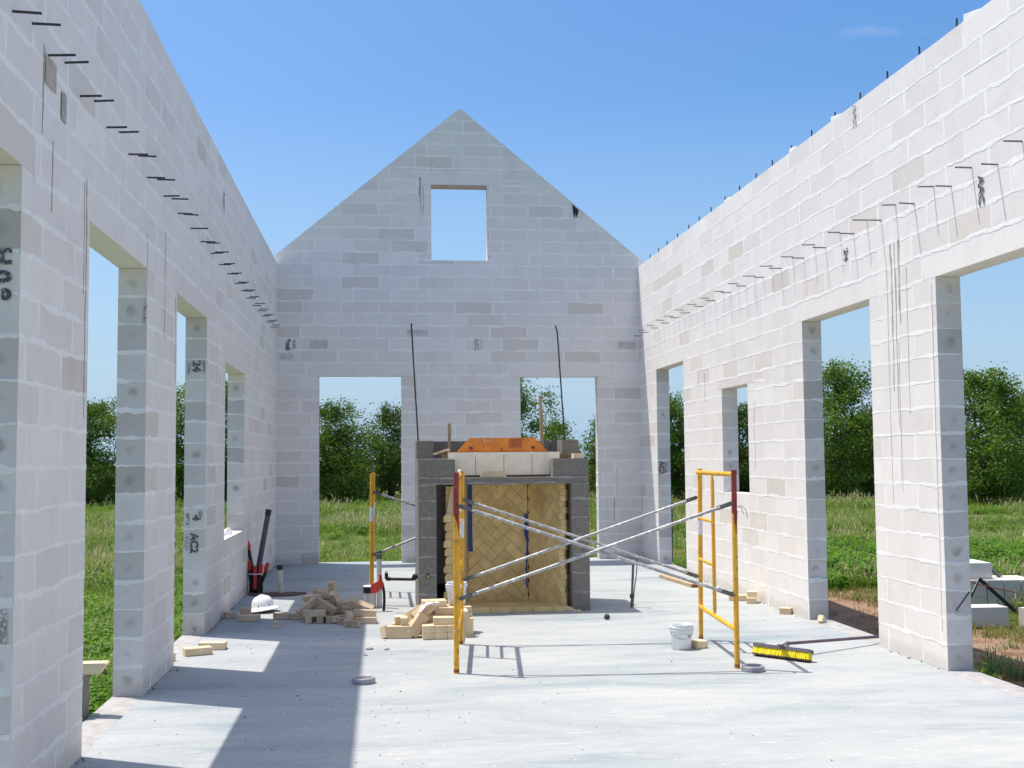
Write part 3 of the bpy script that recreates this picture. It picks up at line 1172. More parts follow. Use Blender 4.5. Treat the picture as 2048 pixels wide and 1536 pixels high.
mb = MB()
mb.box((1.335, 13.195, 1.447), (1.46, .80, .022))  # unseen slab added to keep leaking sun off the firebox panels
mb.build('firebox_sun_cover', M['cmu'], FP)
# rebar rising from the block cores
mb = MB()
mb.tube([(.447, 13.72, 1.60), (.437, 13.70, 1.88), (.36, 13.68, 3.27)], .0095, 7)
mb.build('vertical_rebar', M['rebar'], FP)
mb = MB()
mb.tube([(2.20, 13.72, 1.60), (2.185, 13.71, 1.9), (2.115, 13.69, 3.05), (2.105, 13.69, 3.19), (2.085, 13.69, 3.25)], .0095, 7)
mb.build('vertical_rebar', M['rebar'], FP)

# throat damper resting behind the liner units
DP = thing('damper', 'orange trapezoid steel throat damper lying behind the cream liner units', 'damper', (1.36, 13.0, 1.735))
Td = lambda a, b, d: Vector((a, 13.06 + (b - 1.735) * .35 - d, b))
mb = MB()
mb.prism([(.85, 1.737), (1.885, 1.737), (1.75, 1.898), (1.005, 1.898)], Td, -.05, 0)
mb.build('damper_body', M['orange'], DP)
mb = MB()
mb.box((1.367, 13.04, 1.738), (1.12, .2, .012))
mb.build('damper_flange', M['orange'], DP)
for x in (1.01, 1.72):
    mb = MB()
    mb.prism([(x - .02, 1.775), (x + .02, 1.775), (x + .018, 1.80), (x - .018, 1.80)], Td, .0005, .004)
    mb.build('bolt_slot', M['rebar'], DP)
mb = MB()
mb.tube([(1.36, 13.075, 1.772), (1.36, 13.058, 1.772)], .008, 8)
mb.build('pivot_bolt', M['rebar'], DP)
mb = MB()
lw = .0035
for z_ in (1.793, 1.878):
    mb.prism([(1.45, z_), (1.59, z_), (1.59, z_ + lw), (1.45, z_ + lw)], Td, .0004, .0018)
for x_ in (1.45, 1.59):
    mb.prism([(x_, 1.793), (x_ + lw, 1.793), (x_ + lw, 1.881), (x_, 1.881)], Td, .0004, .0018)
for i in range(6):
    z_ = 1.804 + i * .0125
    x_ = 1.46
    while x_ < 1.575:
        w_ = fr.uniform(.006, .02)
        mb.prism([(x_, z_), (min(x_ + w_, 1.583), z_), (min(x_ + w_, 1.583), z_ + .0045), (x_, z_ + .0045)], Td, .0004, .0018)
        x_ += w_ + .006
mb.build('stamped_plate', M['redpaint'], DP)
mb = MB()
for x_, z0_, z1_ in ((1.165, 1.865, 1.895), (1.17, 1.85, 1.87), (1.205, 1.86, 1.875), (1.225, 1.858, 1.874), (1.255, 1.868, 1.874), (1.362, 1.822, 1.832)):
    mb.prism([(x_, z0_), (x_ + .006, z0_), (x_ + .005, z1_), (x_ + .002, z1_)], Td, .0004, .002)
mb.build('paint_drip', M['label'], DP)

# two timber stakes standing in the fireplace core
for (x0, zt, xt, y, lb) in ((.795, 2.075, .795, 13.52, 'short wooden stake standing behind the cream liner units'), (1.90, 2.10 + .30, 1.865, 13.50, 'tall wooden stake standing beside the orange damper')):
    mb = MB()
    mb.bar((x0, y, 1.36), (xt, y, zt), .036, .036, up=(0, 1, 0))
    o = mb.build('wooden_stake', M['wood'])
    tag(recenter(o), lb, 'stake')

# offcut on the lintel, small cream piece on the right block, stick at left
mb = MB()
mb.prism([(1.085, 1.4575), (1.374, 1.4575), (1.31, 1.528), (1.085, 1.528)], lambda a, b, d: Vector((a, 12.63 + d, b)), -.028, .04)
tag(recenter(mb.build('wood_offcut', M['pine'])), 'pale offcut with one slanted end lying on the fireplace lintel', 'offcut')
mb = MB()
mb.box((2.165, 12.70, 1.656 + .029), (.112, .1, .056), (0, 0, .05))
tag(recenter(mb.build('firebrick', M['firebrick'])), 'cream brick piece on top of the right grey corner block', 'brick')
mb = MB()
mb.bar((.60, 12.98, 1.7165), (.74, 12.86, 1.765), .05, .02)
tag(recenter(mb.build('wood_offcut', M['pine'])), 'pale stick poking out beside the leftmost cream liner unit', 'offcut')

# blue tape strips on the firebox back
def strip(pts, lb, y):
    mb = MB()
    V = []
    for (xa, xb, z_) in pts:
        V += [(xa, y, z_), (xb, y, z_), (xa, y + .004, z_), (xb, y + .004, z_)]
    F = []
    for i in range(len(pts) - 1):
        a, b = i * 4, i * 4 + 4
        F += [(a, b, b + 1, a + 1), (a + 2, a + 3, b + 3, b + 2), (a, a + 2, b + 2, b), (a + 1, b + 1, b + 3, a + 3)]
    F += [(0, 1, 3, 2), (len(V) - 4, len(V) - 2, len(V) - 1, len(V) - 3)]
    mb.add(V, F)
    return tag(recenter(mb.build('tape_strip', M['blue'])), lb, 'tape')


strip([(.991, 1.037, 1.38), (.992, 1.038, 1.1), (.992, 1.039, .8), (.992, 1.041, .69), (.993, 1.046, .612), (.994, 1.046, .605)], 'long straight blue tape strip at the firebox back', 13.290)
strip([(1.640, 1.681, 1.024), (1.642, 1.683, .93), (1.636, 1.700, .86), (1.634, 1.708, .80), (1.655, 1.705, .735), (1.664, 1.682, .70), (1.650, 1.676, .52), (1.654, 1.664, .45), (1.646, 1.666, .40), (1.656, 1.664, .33), (1.650, 1.668, .22), (1.655, 1.672, .187)], 'ragged twisted blue tape hanging by the firebox right corner', 13.286)

# ------------------------------------------------------------------ scaffolds
def scaffold(fl, bl, fR, bR, label, redtop=True, hgt=1.55, braces=True, rear_pair=True):
    t = thing('scaffold', label, 'scaffold', ((fl[0] + fR[0]) / 2, (fl[1] + bR[1]) / 2, 0), 'scaffolds around the fireplace')
    sr = random.Random(5)
    for side, (f, b) in enumerate(((fl, bl), (fR, bR))):
        F_, B_ = Vector((*f, 0)), Vector((*b, 0))
        for w, (p, nm) in enumerate(((F_, 'front'), (B_, 'rear'))):
            lean = Vector((.02 * (1 if w else .3), 0, 0))
            if redtop and w == 0:
                zsplit = 1.21
                mb = MB()
                mb.tube([p, p + Vector((0, 0, .02)), p + Vector((0, 0, zsplit)) + lean * .5], [.0235, .0215, .0215], 12)
                po = mb.build('post', M['yellow'], t)
                mb = MB()
                mb.tube([p + Vector((0, 0, zsplit)) + lean * .5, p + Vector((0, 0, hgt)) + lean], .0222, 12)
                # ragged lower edge of the dipped paint
                for k in range(9):
                    a_ = -1.9 + k * .42
                    drop = (.03, .05, .09, .15, .12, .07, .05, .03, .02)[(k + 2 * side) % 9]
                    q_ = p + lean * .45 + Vector((math.cos(a_) * .0185, math.sin(a_) * .0185, zsplit - drop))
                    mb.tube([q_ + Vector((0, 0, drop + .02)), q_ + Vector((0, 0, drop * .5)), q_], [.0062, .005, .0036], 6)
                mb.build('post_top', M['redpaint'], t, label='dark red painted upper post')
            else:
                mb = MB()
                mb.tube([p, p + Vector((0, 0, hgt)) + lean], .0215, 12)
                po = mb.build('post', M['yellow'], t)
                mb = MB()
                mb.tube([p + Vector((0, 0, .95)) + lean * .6, p + Vector((0, 0, 1.12)) + lean * .7], .0226, 12, caps=False)
                mb.build('paper_label', M['label'], t)
            mb = MB()
            mb.tube([p + Vector((0, 0, .001)), p + Vector((0, 0, .035))], .0226, 12)
            mb.build('post_foot', M['rust'], t)
        d = B_ - F_
        up = lambda z_: Vector((0, 0, z_))
        for z_, nm in ((hgt - .035, 'top_bar'), (.30, 'bottom_bar')):
            mb = MB()
            mb.tube([F_ + up(z_), B_ + up(z_)], .0205, 10)
            mb.build(nm, M['yellow'], t)
        for fr_, a0, a1 in (((.56), .30, hgt - .05),):
            P_ = F_ + d * fr_
            mb = MB()
            mb.tube([P_ + up(a0), P_ + up(a0 + .05), P_ + up(a1 - .05), P_ + up(a1)], [.006, .016, .016, .006], 10)
            mb.build('inner_upright', M['yellow'], t)
            for z_ in (.73, 1.10):
                mb = MB()
                mb.tube([P_ + up(z_), B_ + up(z_)], .0135, 9)
                mb.build('rung', M['yellow'], t)
    if braces:
        for w, (a, b) in enumerate(((fl, fR), (bl, bR))):
            if w == 1 and not rear_pair:
                continue
            A, B = Vector((*a, 0)), Vector((*b, 0))
            dx = Vector((.028, -.03 if w == 0 else -.03, 0))
            for k, (z0, z1) in enumerate(((1.29, .575), (.575, 1.29))):
                p, q_ = A + dx + Vector((0, -.012 * k, z0)), B + Vector((-.028, -.03 - .012 * k, z1))
                e = (q_ - p).normalized()
                mb = MB()
                mb.tube([p + e * .10, q_ - e * .10], .0135, 10)
                br = mb.build('cross_brace', M['galv'], t)
                for s0, s1 in ((p, p + e * .13), (q_, q_ - e * .13)):
                    mb = MB()
                    mb.bar(s0, s1, .012, .034, up=(0, 0, 1))
                    mb.tube([s0 + Vector((0, -.012, 0)), s0 + Vector((0, .03, 0))], .011, 8)
                    o = mb.build('brace_end', M['galvdark'], None)
                    o.data.transform(Matrix.Translation(-Vector(t['_o'])))
                    o.parent = br
    return t


scaf = scaffold((.58, 9.08), (.712, 10.50), (2.772, 8.94), (2.885, 10.38), 'yellow scaffold with dark red post tops standing in front of the fireplace')
# drips of mortar on its left rear post
for z_ in (1.545, 1.0, 1.19, .52, .4):
    mb = MB()
    mb.lathe([(.001, -.03), (.014, -.012), (.017, .0), (.012, .014), (.001, .018)], (.706, 10.478, z_), 8)
    mb.build('mortar_blob', M['mortar'], scaf)
mb = MB()
mb.prism([(0, 0), (.018, .10), (.022, .20), (.006, .26), (-.012, .1)], lambda a, b, d: Vector((.735 + a, 10.42 + d, .0 + b)), -.01, .01)
tag(recenter(mb.build('wood_sliver', M['pine'])), 'thin wood sliver leaning at the foot of a yellow scaffold post', 'sliver')
# wire tied round the right front post
mb = MB()
mb.tube([(2.80, 8.93, 1.26), (2.83, 8.92, 1.27), (2.862, 8.92, 1.235), (2.875, 8.92, 1.17)], .0022, 5)
mb.tube([(2.80, 8.93, 1.265), (2.825, 8.915, 1.25), (2.845, 8.915, 1.20)], .0022, 5)
mb.build('tie_wire', M['rebar'], scaf)
scaf2 = scaffold((-.11, 13.50), (-.112, 14.93), (2.0, 14.3), (2.0, 15.75), 'orange yellow scaffold half hidden behind the grey fireplace', redtop=False, hgt=1.50, rear_pair=False)
mb = MB()
mb.tube([(-.095, 14.93, 1.50), (-.095, 14.93, 1.62)], .014, 8)
mb.build('coupling_pin', M['galvdark'], scaf2)

# ------------------------------------------------------------------ firebricks
def brick_mesh(L, Wd, T, name, chip=0, mat='firebrick'):
    bm = bmesh.new()
    bmesh.ops.create_cube(bm, size=1)
    for v in bm.verts:
        v.co.x *= L
        v.co.y *= Wd
        v.co.z *= T
    bmesh.ops.bevel(bm, geom=bm.edges[:], offset=.0035, segments=1, affect='EDGES')
    if chip:
        c = Vector((L / 2, -Wd / 2, T / 2))
        for v in bm.verts:
            if (v.co - c).length < .03:
                v.co += (Vector((0, 0, 0)) - v.co) * .22
    me = bpy.data.meshes.new(name)
    bm.to_mesh(me)
    bm.free()
    me.materials.append(M[mat])
    return me


BM = {'full': brick_mesh(.229, .114, .064, 'firebrick_full'), 'chip': brick_mesh(.229, .114, .064, 'firebrick_chipped', 1), 'soap': brick_mesh(.229, .066, .066, 'firebrick_soap'), 'half': brick_mesh(.114, .114, .064, 'firebrick_half'), 'bat': brick_mesh(.075, .066, .066, 'firebrick_bat', 1), 'long': brick_mesh(.205, .066, .066, 'firebrick_cut')}


BMD = {'full': brick_mesh(.229, .114, .064, 'firebrick_full_shaded', 0, 'shadebrick'), 'chip': brick_mesh(.229, .114, .064, 'firebrick_chipped_shaded', 1, 'shadebrick'), 'soap': brick_mesh(.229, .066, .066, 'firebrick_soap_shaded', 0, 'shadebrick'), 'half': brick_mesh(.114, .114, .064, 'firebrick_half_shaded', 0, 'shadebrick'), 'bat': brick_mesh(.075, .066, .066, 'firebrick_bat_shaded', 1, 'shadebrick'), 'long': brick_mesh(.205, .066, .066, 'firebrick_cut_shaded', 0, 'shadebrick')}  # same bricks in the shade-toned colour


def brick(kind, loc, rot, label, group=None):
    o = link('firebrick', (BMD if group == GS or (group == GT and loc[1] > 11.7 and loc[0] < 0) else BM)[kind])  # bricks lying in shade take the shade-toned meshes
    o.location = loc
    o.rotation_euler = [math.radians(a) for a in rot]
    return tag(o, label, 'brick', group)


GS = 'firebricks of the shaded heap near the hard hat'
GT = 'stray firebricks'
GR = 'firebricks of the sunlit stack by the scaffold post'
ED = 90  # rotate about X to stand on the long narrow side
# lower front row of the sunlit stack: three columns of bricks seen end on, two high
zz = .032
for c, (x, nm) in enumerate(((.435, 'first'), (.551, 'second'), (.667, 'third'))):
    for l in range(2):
        brick('full' if (c + l) % 2 else 'chip', (x, 10.915 + rnd.uniform(-.003, .003), zz + .0645 * l), (0, 0, 90 + rnd.uniform(-.6, .6)), f"{nm} end on brick from the left in the {'upper' if l else 'bottom'} front course of the sunlit stack", GR)
brick('full', (.801, 10.95, .0572), (0, ED, 90), 'brick on edge at the right foot of the sunlit stack, beside the yellow post', GR)
# second row behind
for c, (x, nm) in enumerate(((.50, 'left'), (.74, 'right'))):
    for l in range(2):
        brick('full', (x, 11.093 + .002 * l, zz + .0645 * l), (0, 0, 0), f"long brick at the {nm} of the {'upper' if l else 'bottom'} second row in the sunlit stack", GR)
# third course
brick('full', (.597, 10.895, .1625), (0, 0, 0), 'long brick lying across the end on bricks in the sunlit stack', GR)
brick('full', (.775, 11.0, .187), (90, 0, 90), 'brick on edge above the right end of the sunlit stack', GR)
brick('full', (.52, 11.09, .1625), (0, 0, 3), 'brick in the third course behind the long front brick of the sunlit stack', GR)
for l, nm in enumerate(('bottom', 'second', 'third', 'top')):
    brick('full', (.70, 11.27, .0325 + l * .0645), (0, 0, 1.5 * l - 2), nm + ' brick of the column carrying the bucket behind the sunlit stack', GR)
brick('full', (.62, 11.10, .2275), (0, 0, -2), 'brick in the fourth course of the sunlit stack below the bucket', GR)
brick('half', (.805, 11.13, .1625), (0, 0, 0), 'half brick tucked at the right rear of the sunlit stack', GR)
brick('half', (.795, 11.14, .2275), (0, 0, 5), 'half brick topping the right rear corner of the sunlit stack', GR)
brick('full', (.50, 11.13, .293), (3, 0, 8), 'flat brick at the very top of the sunlit stack beside the white rag', GR)
# left arm of the pile
brick('full', (.172, 10.94, .0572), (ED, 0, -4), 'big brick on edge at the front left of the sunlit pile', GR)
brick('full', (.085, 11.02, .045), (70, 8, 52), 'tilted brick poking out at the far left of the sunlit pile', GR)
brick('full', (.22, 11.16, .0572), (ED, 0, 2), 'brick on edge in the second row left of the sunlit pile', GR)
brick('half', (.185, 11.14, .147), (0, 0, 0), 'half brick sitting on the second row left of the sunlit pile', GR)
brick('bat', (.215, 10.975, .155), (0, 78, 80), 'small upright brick end standing on the big front left brick', GR)
brick('bat', (.305, 11.02, .118), (20, 30, 35), 'small broken brick wedged beside the leaning brick of the sunlit pile', GR)
brick('full', (.338, 10.96, .118), (90, -52, 20), 'brick leaning steeply against the left side of the sunlit stack', GR)
brick('full', (.40, 11.06, .225), (55, -33, 24), 'brick slanting up over the middle of the sunlit pile', GR)
brick('full', (.33, 11.20, .185), (68, -26, 10), 'brick slanting behind the white rag in the sunlit pile', GR)
brick('full', (.33, 11.27, .0325), (0, 0, 12), 'brick flat on the slab behind the left arm of the sunlit pile', GR)
brick('full', (.40, 11.36, .0572), (ED, 0, -3), 'brick on edge at the back left of the sunlit pile near the fireplace', GR)
brick('full', (.355, 11.36, .147), (0, 0, 4), 'brick lying on top at the back left of the sunlit pile', GR)
brick('half', (.53, 11.36, .0325), (0, 0, 4), 'half brick on the slab left of the bucket column by the fireplace', GR)

# white rag draped over the pile
def rag(c, sx, sy, label, seed, amp=.03, rot=(0, 0, 0)):
    Rr_ = Euler(rot).to_matrix()
    mb = MB()
    n = 14
    V = []
    for j in range(n + 1):
        for i in range(n + 1):
            u, v = i / n - .5, j / n - .5
            p = Vector((u * sx, v * sy, 0))
            p.z = amp * (mnoise.noise(Vector((u * 5 + seed, v * 4, 0))) + .6 * mnoise.noise(Vector((u * 11, v * 9 + seed, 3)))) + amp * .8 - 1.9 * amp * (abs(u) ** 2 * 4 + abs(v) ** 2 * 2)
            p.x += .02 * mnoise.noise(Vector((v * 6, seed, u * 3)))
            p.z += amp * .5 * mnoise.noise(Vector((u * 17, v * 13, seed)))
            V.append(Rr_ @ p + Vector(c))
    F = [(j * (n + 1) + i, j * (n + 1) + i + 1, (j + 1) * (n + 1) + i + 1, (j + 1) * (n + 1) + i) for j in range(n) for i in range(n)]
    mb.add(V, F, smooth=True)
    o = mb.build('rag', M['cloth'])
    md = o.modifiers.new('thickness', 'SOLIDIFY')
    md.thickness = .006
    return tag(recenter(o), label, 'rag')


rag((.43, 11.005, .285), .22, .10, 'crumpled white rag lying over the sunlit brick pile', 3.3, .02, (-.5, -.35, .45))

# shaded heap
GS = 'firebricks of the shaded heap near the hard hat'
LS = 'cream firebrick jumbled in the middle of the shaded heap'
brick('full', (-1.005, 12.49, .033), (0, 0, -3), 'long brick at the left foot of the shaded heap beside the white hard hat', GS)
brick('long', (-.845, 12.41, .034), (0, 0, 8), 'brick at the shaded heap between its leftmost long brick and the front bricks', GS)
for x, y, r in ((-.735, 12.165, 91), (-.612, 12.145, 88)):
    brick('soap', (x, y, .034), (0, 0, r), ('left' if x < -.7 else 'right') + ' one of two end on bricks carrying the level long brick of the shaded heap', GS)
brick('soap', (-.676, 12.10, .1005), (0, 0, -2), 'level long brick bridging two end on bricks at the front of the shaded heap', GS)
brick('soap', (-.527, 12.14, .034), (0, 0, 93), 'end on brick right of the gap at the front of the shaded heap', GS)
brick('soap', (-.452, 12.13, .034), (0, 4, 86), 'second end on brick right of the gap at the front of the shaded heap', GS)
brick('soap', (-.375, 12.25, .034), (0, 0, 78), LS, GS)
brick('soap', (-.325, 11.85, .034), (0, 0, 84), 'end on brick sticking out toward the camera at the right front of the shaded heap', GS)
brick('bat', (-.245, 11.715, .034), (0, 0, 70), 'broken brick stub nearest the shadow edge before the shaded heap', GS)
brick('long', (-.335, 11.99, .0335), (0, 0, 8), LS, GS)
brick('bat', (-.318, 11.93, .1005), (0, 0, 20), 'short block sitting on the right front bricks of the shaded heap', GS)
brick('soap', (-.16, 11.975, .0335), (0, 0, -8), 'flat brick at the right foot of the shaded heap', GS)
brick('soap', (-.165, 12.03, .1015), (0, 3, -12), 'long brick slanting out into sunlight at the right of the shaded heap', GS)
for (x, y, z, rx, ry, rz, k) in [(-.80, 12.60, .034, 0, 0, 30, 'full'), (-.55, 12.42, .034, 0, 0, 10, 'full'), (-.72, 12.36, .034, 0, 0, 75, 'full'), (-.40, 12.55, .034, 0, 0, -20, 'full'), (-.60, 12.66, .034, 0, 0, 85, 'full'), (-.20, 12.30, .034, 0, 0, 35, 'full'),
                                 (-.62, 12.36, .1, 0, 0, 40, 'full'), (-.46, 12.36, .1, 0, 0, -30, 'full'), (-.70, 12.55, .1, 0, 0, 15, 'full'), (-.52, 12.58, .1, 0, 0, 100, 'full'), (-.30, 12.30, .102, 0, 6, 20, 'full'), (-.27, 12.15, .075, 40, 0, 70, 'soap'),
                                 (-.66, 12.44, .165, 0, 0, 5, 'full'), (-.50, 12.46, .165, 0, 0, 70, 'full')]:
    brick(k, (x, y, z), (rx, ry, rz), LS, GS)
brick('soap', (-.56, 12.16, .165), (8, 30, -14), 'long brick sloping down to the right across the front of the shaded heap', GS)
brick('soap', (-.76, 12.26, .150), (0, -36, 24), 'brick sloping up to the right on the left flank of the shaded heap', GS)
brick('full', (-.70, 12.43, .225), (4, -6, 25), 'flat brick near the top left of the shaded heap', GS)
brick('chip', (-.585, 12.45, .258), (6, 12, -20), 'flat brick just left of the upright brick on the shaded heap', GS)
brick('soap', (-.50, 12.40, .285), (0, 68, 70), 'upright brick forming the tip of the shaded heap', GS)
brick('long', (-.47, 12.33, .205), (0, 50, 60), 'steep brick under the tip of the shaded heap', GS)
brick('full', (-.36, 12.36, .165), (6, -10, 12), 'flat brick on the right shoulder of the shaded heap', GS)
brick('full', (-.19, 12.14, .155), (14, 20, -8), 'tilted brick with a white edge at the upper right of the shaded heap', GS)
# strays
GT = 'stray firebricks'
brick('full', (-1.362, 12.385, .033), (0, 0, 1), 'lone brick lying in front of the white hard hat', GT)
brick('half', (-1.41, 12.50, .096), (0, 0, 4), 'half brick resting on the lone brick in front of the white hard hat', GT)
brick('bat', (-1.027, 11.82, .034), (0, 0, 88), 'tiny brick cube alone on the shaded slab', GT)
brick('half', (-1.59, 12.66, .033), (0, 0, 20), 'half brick against the foot of the shaded left wall', GT)
brick('full', (-1.565, 10.30, .033), (0, 0, 22), 'angled brick lying on the sunlit door threshold, left of its neighbour', GT)
brick('full', (-1.475, 10.58, .033), (0, 0, -6), 'brick on the sunlit patch behind the angled threshold brick', GT)
brick('full', (-1.79, 9.93, .038), (0, 0, 70), 'brick half hidden by the wall end at the sunlit threshold', GT)
brick('full', (4.12, 13.17, .033), (0, 0, -12), 'brick lying flat at the foot of the sunlit wall below the small window', GT)
brick('full', (4.195, 12.93, .033), (0, 0, 72), 'lower brick of the pair stacked at the foot of the sunlit wall', GT)
brick('half', (4.20, 12.93, .0975), (0, 0, 74), 'upper brick of the pair stacked at the foot of the sunlit wall', GT)
brick('half', (4.245, 11.95, .033), (0, 0, 60), 'single brick on the slab near the tall opening of the sunlit wall', GT)
brick('bat', (4.36, 11.22, .036), (0, 25, 30), 'broken brick shard at the corner of the sunlit tall opening', GT)
brick('half', (2.75, 9.96, .033), (0, 0, 20), 'brick beside the white bucket under the scaffold', GT)

# ------------------------------------------------------------------ buckets
def bucket(x, y, label, z=0.0):
    t = thing('bucket', label, 'bucket', (x, y, 0), 'white mixing buckets')
    mb = MB()
    hgt, r0, r1 = .212, .083, .096
    prof = [(.001, .002), (r0 - .004, .002), (r0, .006)]
    prof += [(r0 + (r1 - r0) * .62, hgt * .62), (r0 + (r1 - r0) * .64, hgt * .63), (r1 + .004, hgt * .64), (r1 + .004, hgt * .655), (r1 - .001, hgt * .66), (r1, hgt * .76), (r1 + .005, hgt * .765), (r1 + .005, hgt * .785), (r1, hgt * .79), (r1 + .001, hgt * .88), (r1 + .006, hgt * .885), (r1 + .006, hgt * .905), (r1 + .001, hgt * .91), (r1 + .001, hgt * .985), (r1 + .003, hgt), (r1 - .004, hgt), (r1 - .006, hgt * .97), (r0 - .004, .012), (.001, .01)]
    mb.lathe(prof, (x, y, 0), 32)
    mb.build('bucket_body', M['whiteplastic'], t)
    mb = MB()
    pts = []
    for k in range(13):
        a = math.pi * k / 12
        pts.append((x - (r1 + .008) * math.cos(a), y - (r1 * .72 + .02) * math.sin(a), hgt * .84 - .085 * math.sin(a)))
    mb.tube(pts, .0022, 6)
    mb.build('wire_handle', M['galv'], t)
    for s in (-1, 1):
        mb = MB()
        mb.box((x + s * (r1 + .006), y, hgt * .84), (.012, .025, .03))
        mb.build('handle_lug', M['whiteplastic'], t)
    mb = MB()
    for i in range(6):
        a = -1.15 + i * .05
        mb.box((x + (r1 - .0015) * math.cos(a), y + (r1 - .0015) * math.sin(a), hgt * .57), (.002, .0035, .009), (0, 0, a))
    mb.build('printed_mark', M['ink'], t)
    t.location.z = z
    return t


bucket(2.587, 9.93, 'white bucket on the sunlit slab beside a scaffold post')
bucket(.725, 11.27, 'white bucket standing on the sunlit brick stack behind the yellow post', .262)

# ------------------------------------------------------------------ push broom
BR = thing('push_broom', 'yellow bristled push broom lying with its maroon handle in the doorway', 'broom', (3.25, 9.3, 0))
pa, pb = Vector((3.08, 9.50, 0)), Vector((3.42, 9.08, 0))
d = (pb - pa).normalized()
nrm = Vector((-d.y, d.x, 0))
# block leans back on its bristles
lean = Vector((nrm.x * .35, nrm.y * .35, .94)).normalized()
side = d.cross(lean).normalized()
mb = MB()
c = (pa + pb) / 2 + lean * .088
Rm = Matrix((d, side, lean)).transposed()
L = (pb - pa).length
poly = [(-L / 2, -.025), (-L / 2 + .02, -.034), (L / 2 - .02, -.034), (L / 2, -.025), (L / 2, .025), (L / 2 - .02, .034), (-L / 2 + .02, .034), (-L / 2, .025)]
mb.prism(poly, lambda a, b, e: c + Rm @ Vector((a, b, e)), -.012, .014)
mb.build('broom_block', M['broomblock'], BR)
mb = MB()
br = random.Random(3)
mb2 = MB()
for i in range(62):
    for j in range(6):
        a = -L / 2 + .01 + (L - .02) * (i + .5) / 62 + br.uniform(-.002, .002)
        b = -.028 + .056 * (j + .5) / 6 + br.uniform(-.002, .002)
        top = c + Rm @ Vector((a, b, -.012))
        fl = 1.15 + br.uniform(-.05, .05)
        bot = c + Rm @ Vector((a * 1.02 + br.uniform(-.004, .004), b * fl + br.uniform(-.004, .004), -.080 + br.uniform(0, .004)))
        bot.z = max(bot.z, .002)
        midp = top.lerp(bot, .84)
        mb.tube([top, midp], [.0046, .0056], 4, caps=False)
        mb2.tube([midp, bot], [.0054, .0052], 4, caps=False)
mb.build('bristle_tuft', M['bristle'], BR, 'stuff')
mb2.build('bristle_tip', M['bristledark'], BR, 'stuff')
mb = MB()
j0 = c + lean * .014
mb.tube([j0 - d * .05, j0 + d * .05], .017, 8)
mb.tube([j0, j0 + Vector((.06, .04, .025))], [.022, .017], 8)
mb.build('handle_socket', M['broomblock'], BR)
mb = MB()
hs = j0 + Vector((.05, .035, .02))
mb.tube([hs, Vector((4.46, 9.975, .055))], .0135, 10)
mb.build('broom_handle', M['handle'], BR)

# ------------------------------------------------------------------ pipes by the left wall
PB = thing('pipe_bundle', 'bundle of black pipes with red caps tied upright against the shaded wall', 'pipes', (-1.56, 15.05, 0))
pr = random.Random(9)
for k, (dx, dy, h, topdx, capc) in enumerate([(-.075, .0, .30, -.02, 'red'), (-.035, -.04, .34, .0, None), (.02, -.045, .26, .03, 'red'), (.055, -.01, .27, .06, 'red'), (.0, .03, .22, .0, None), (-.05, .03, .56, -.06, 'red'), (.04, .03, .2, .03, None)]):
    mb = MB()
    b0 = Vector((-1.56 + dx, 15.05 + dy, 0))
    pts = [b0, b0 + Vector((0, 0, .12)), b0 + Vector((topdx * .3, 0, h * .6)), b0 + Vector((topdx, 0, h))]
    mb.tube(pts, .0225, 9)
    pp = mb.build('black_pipe', M['black'], PB)
    if capc:
        mb = MB()
        e = pts[-1]
        mb.tube([e - Vector((0, 0, .02)), e + Vector((0, 0, .035)), e + Vector((topdx * .4, 0, .10))], [.027, .027, .022], 9)
        mb.build('red_cap', M['red'], PB)
mb = MB()
mb.tube([(-1.578, 14.985, .05), (-1.578, 14.985, .34)], .024, 9)
mb.build('red_pipe', M['red'], PB)
mb = MB()
mb.tube([(-1.655, 15.03, .238), (-1.585, 14.955, .236), (-1.495, 14.985, .236), (-1.485, 15.04, .238), (-1.55, 15.105, .238), (-1.64, 15.09, .238), (-1.655, 15.03, .238)], .008, 6)
mb.build('tie_band', M['cloth'], PB)
GP = thing('conduit', 'long dark grey conduit with black end leaning by the shaded wall', 'pipe', (-1.585, 15.12, 0))
mb = MB()
mb.tube([(-1.585, 15.12, .01), (-1.565, 15.12, .2), (-1.43, 15.13, 1.0)], .034, 14)
mb.build('conduit_tube', M['greypipe'], GP)
mb = MB()
mb.tube([(-1.436, 15.13, .965), (-1.424, 15.13, 1.04)], .038, 14)
mb.build('conduit_end', M['black'], GP)
VP = thing('vent_pipe', 'short off white vent pipe with black cap rising from the shaded slab', 'pipe', (-1.255, 14.88, 0))
mb = MB()
mb.tube([(-1.25, 14.88, 0), (-1.258, 14.88, .31)], .034, 16)
mb.build('pipe_tube', M['pvc'], VP)
mb = MB()
mb.tube([(-1.2575, 14.88, .295), (-1.259, 14.88, .355)], .037, 16)
mb.build('pipe_cap', M['black'], VP)
# dark soil box-out at its foot
mb = MB()
n = 12
pts = [(-1.28 + .36 * math.cos(a) * (1 + .12 * math.sin(3 * a)), 14.75 + .22 * math.sin(a) * (1 + .1 * math.cos(5 * a))) for a in [2 * math.pi * k / n for k in range(n)]]
mb.prism(pts, lambda a, b, e: Vector((a, b, e)), .001, .012)
tag(recenter(mb.build('soil_patch', M['clay'])), 'dark soil patch round the foot of the capped vent pipe', 'soil')

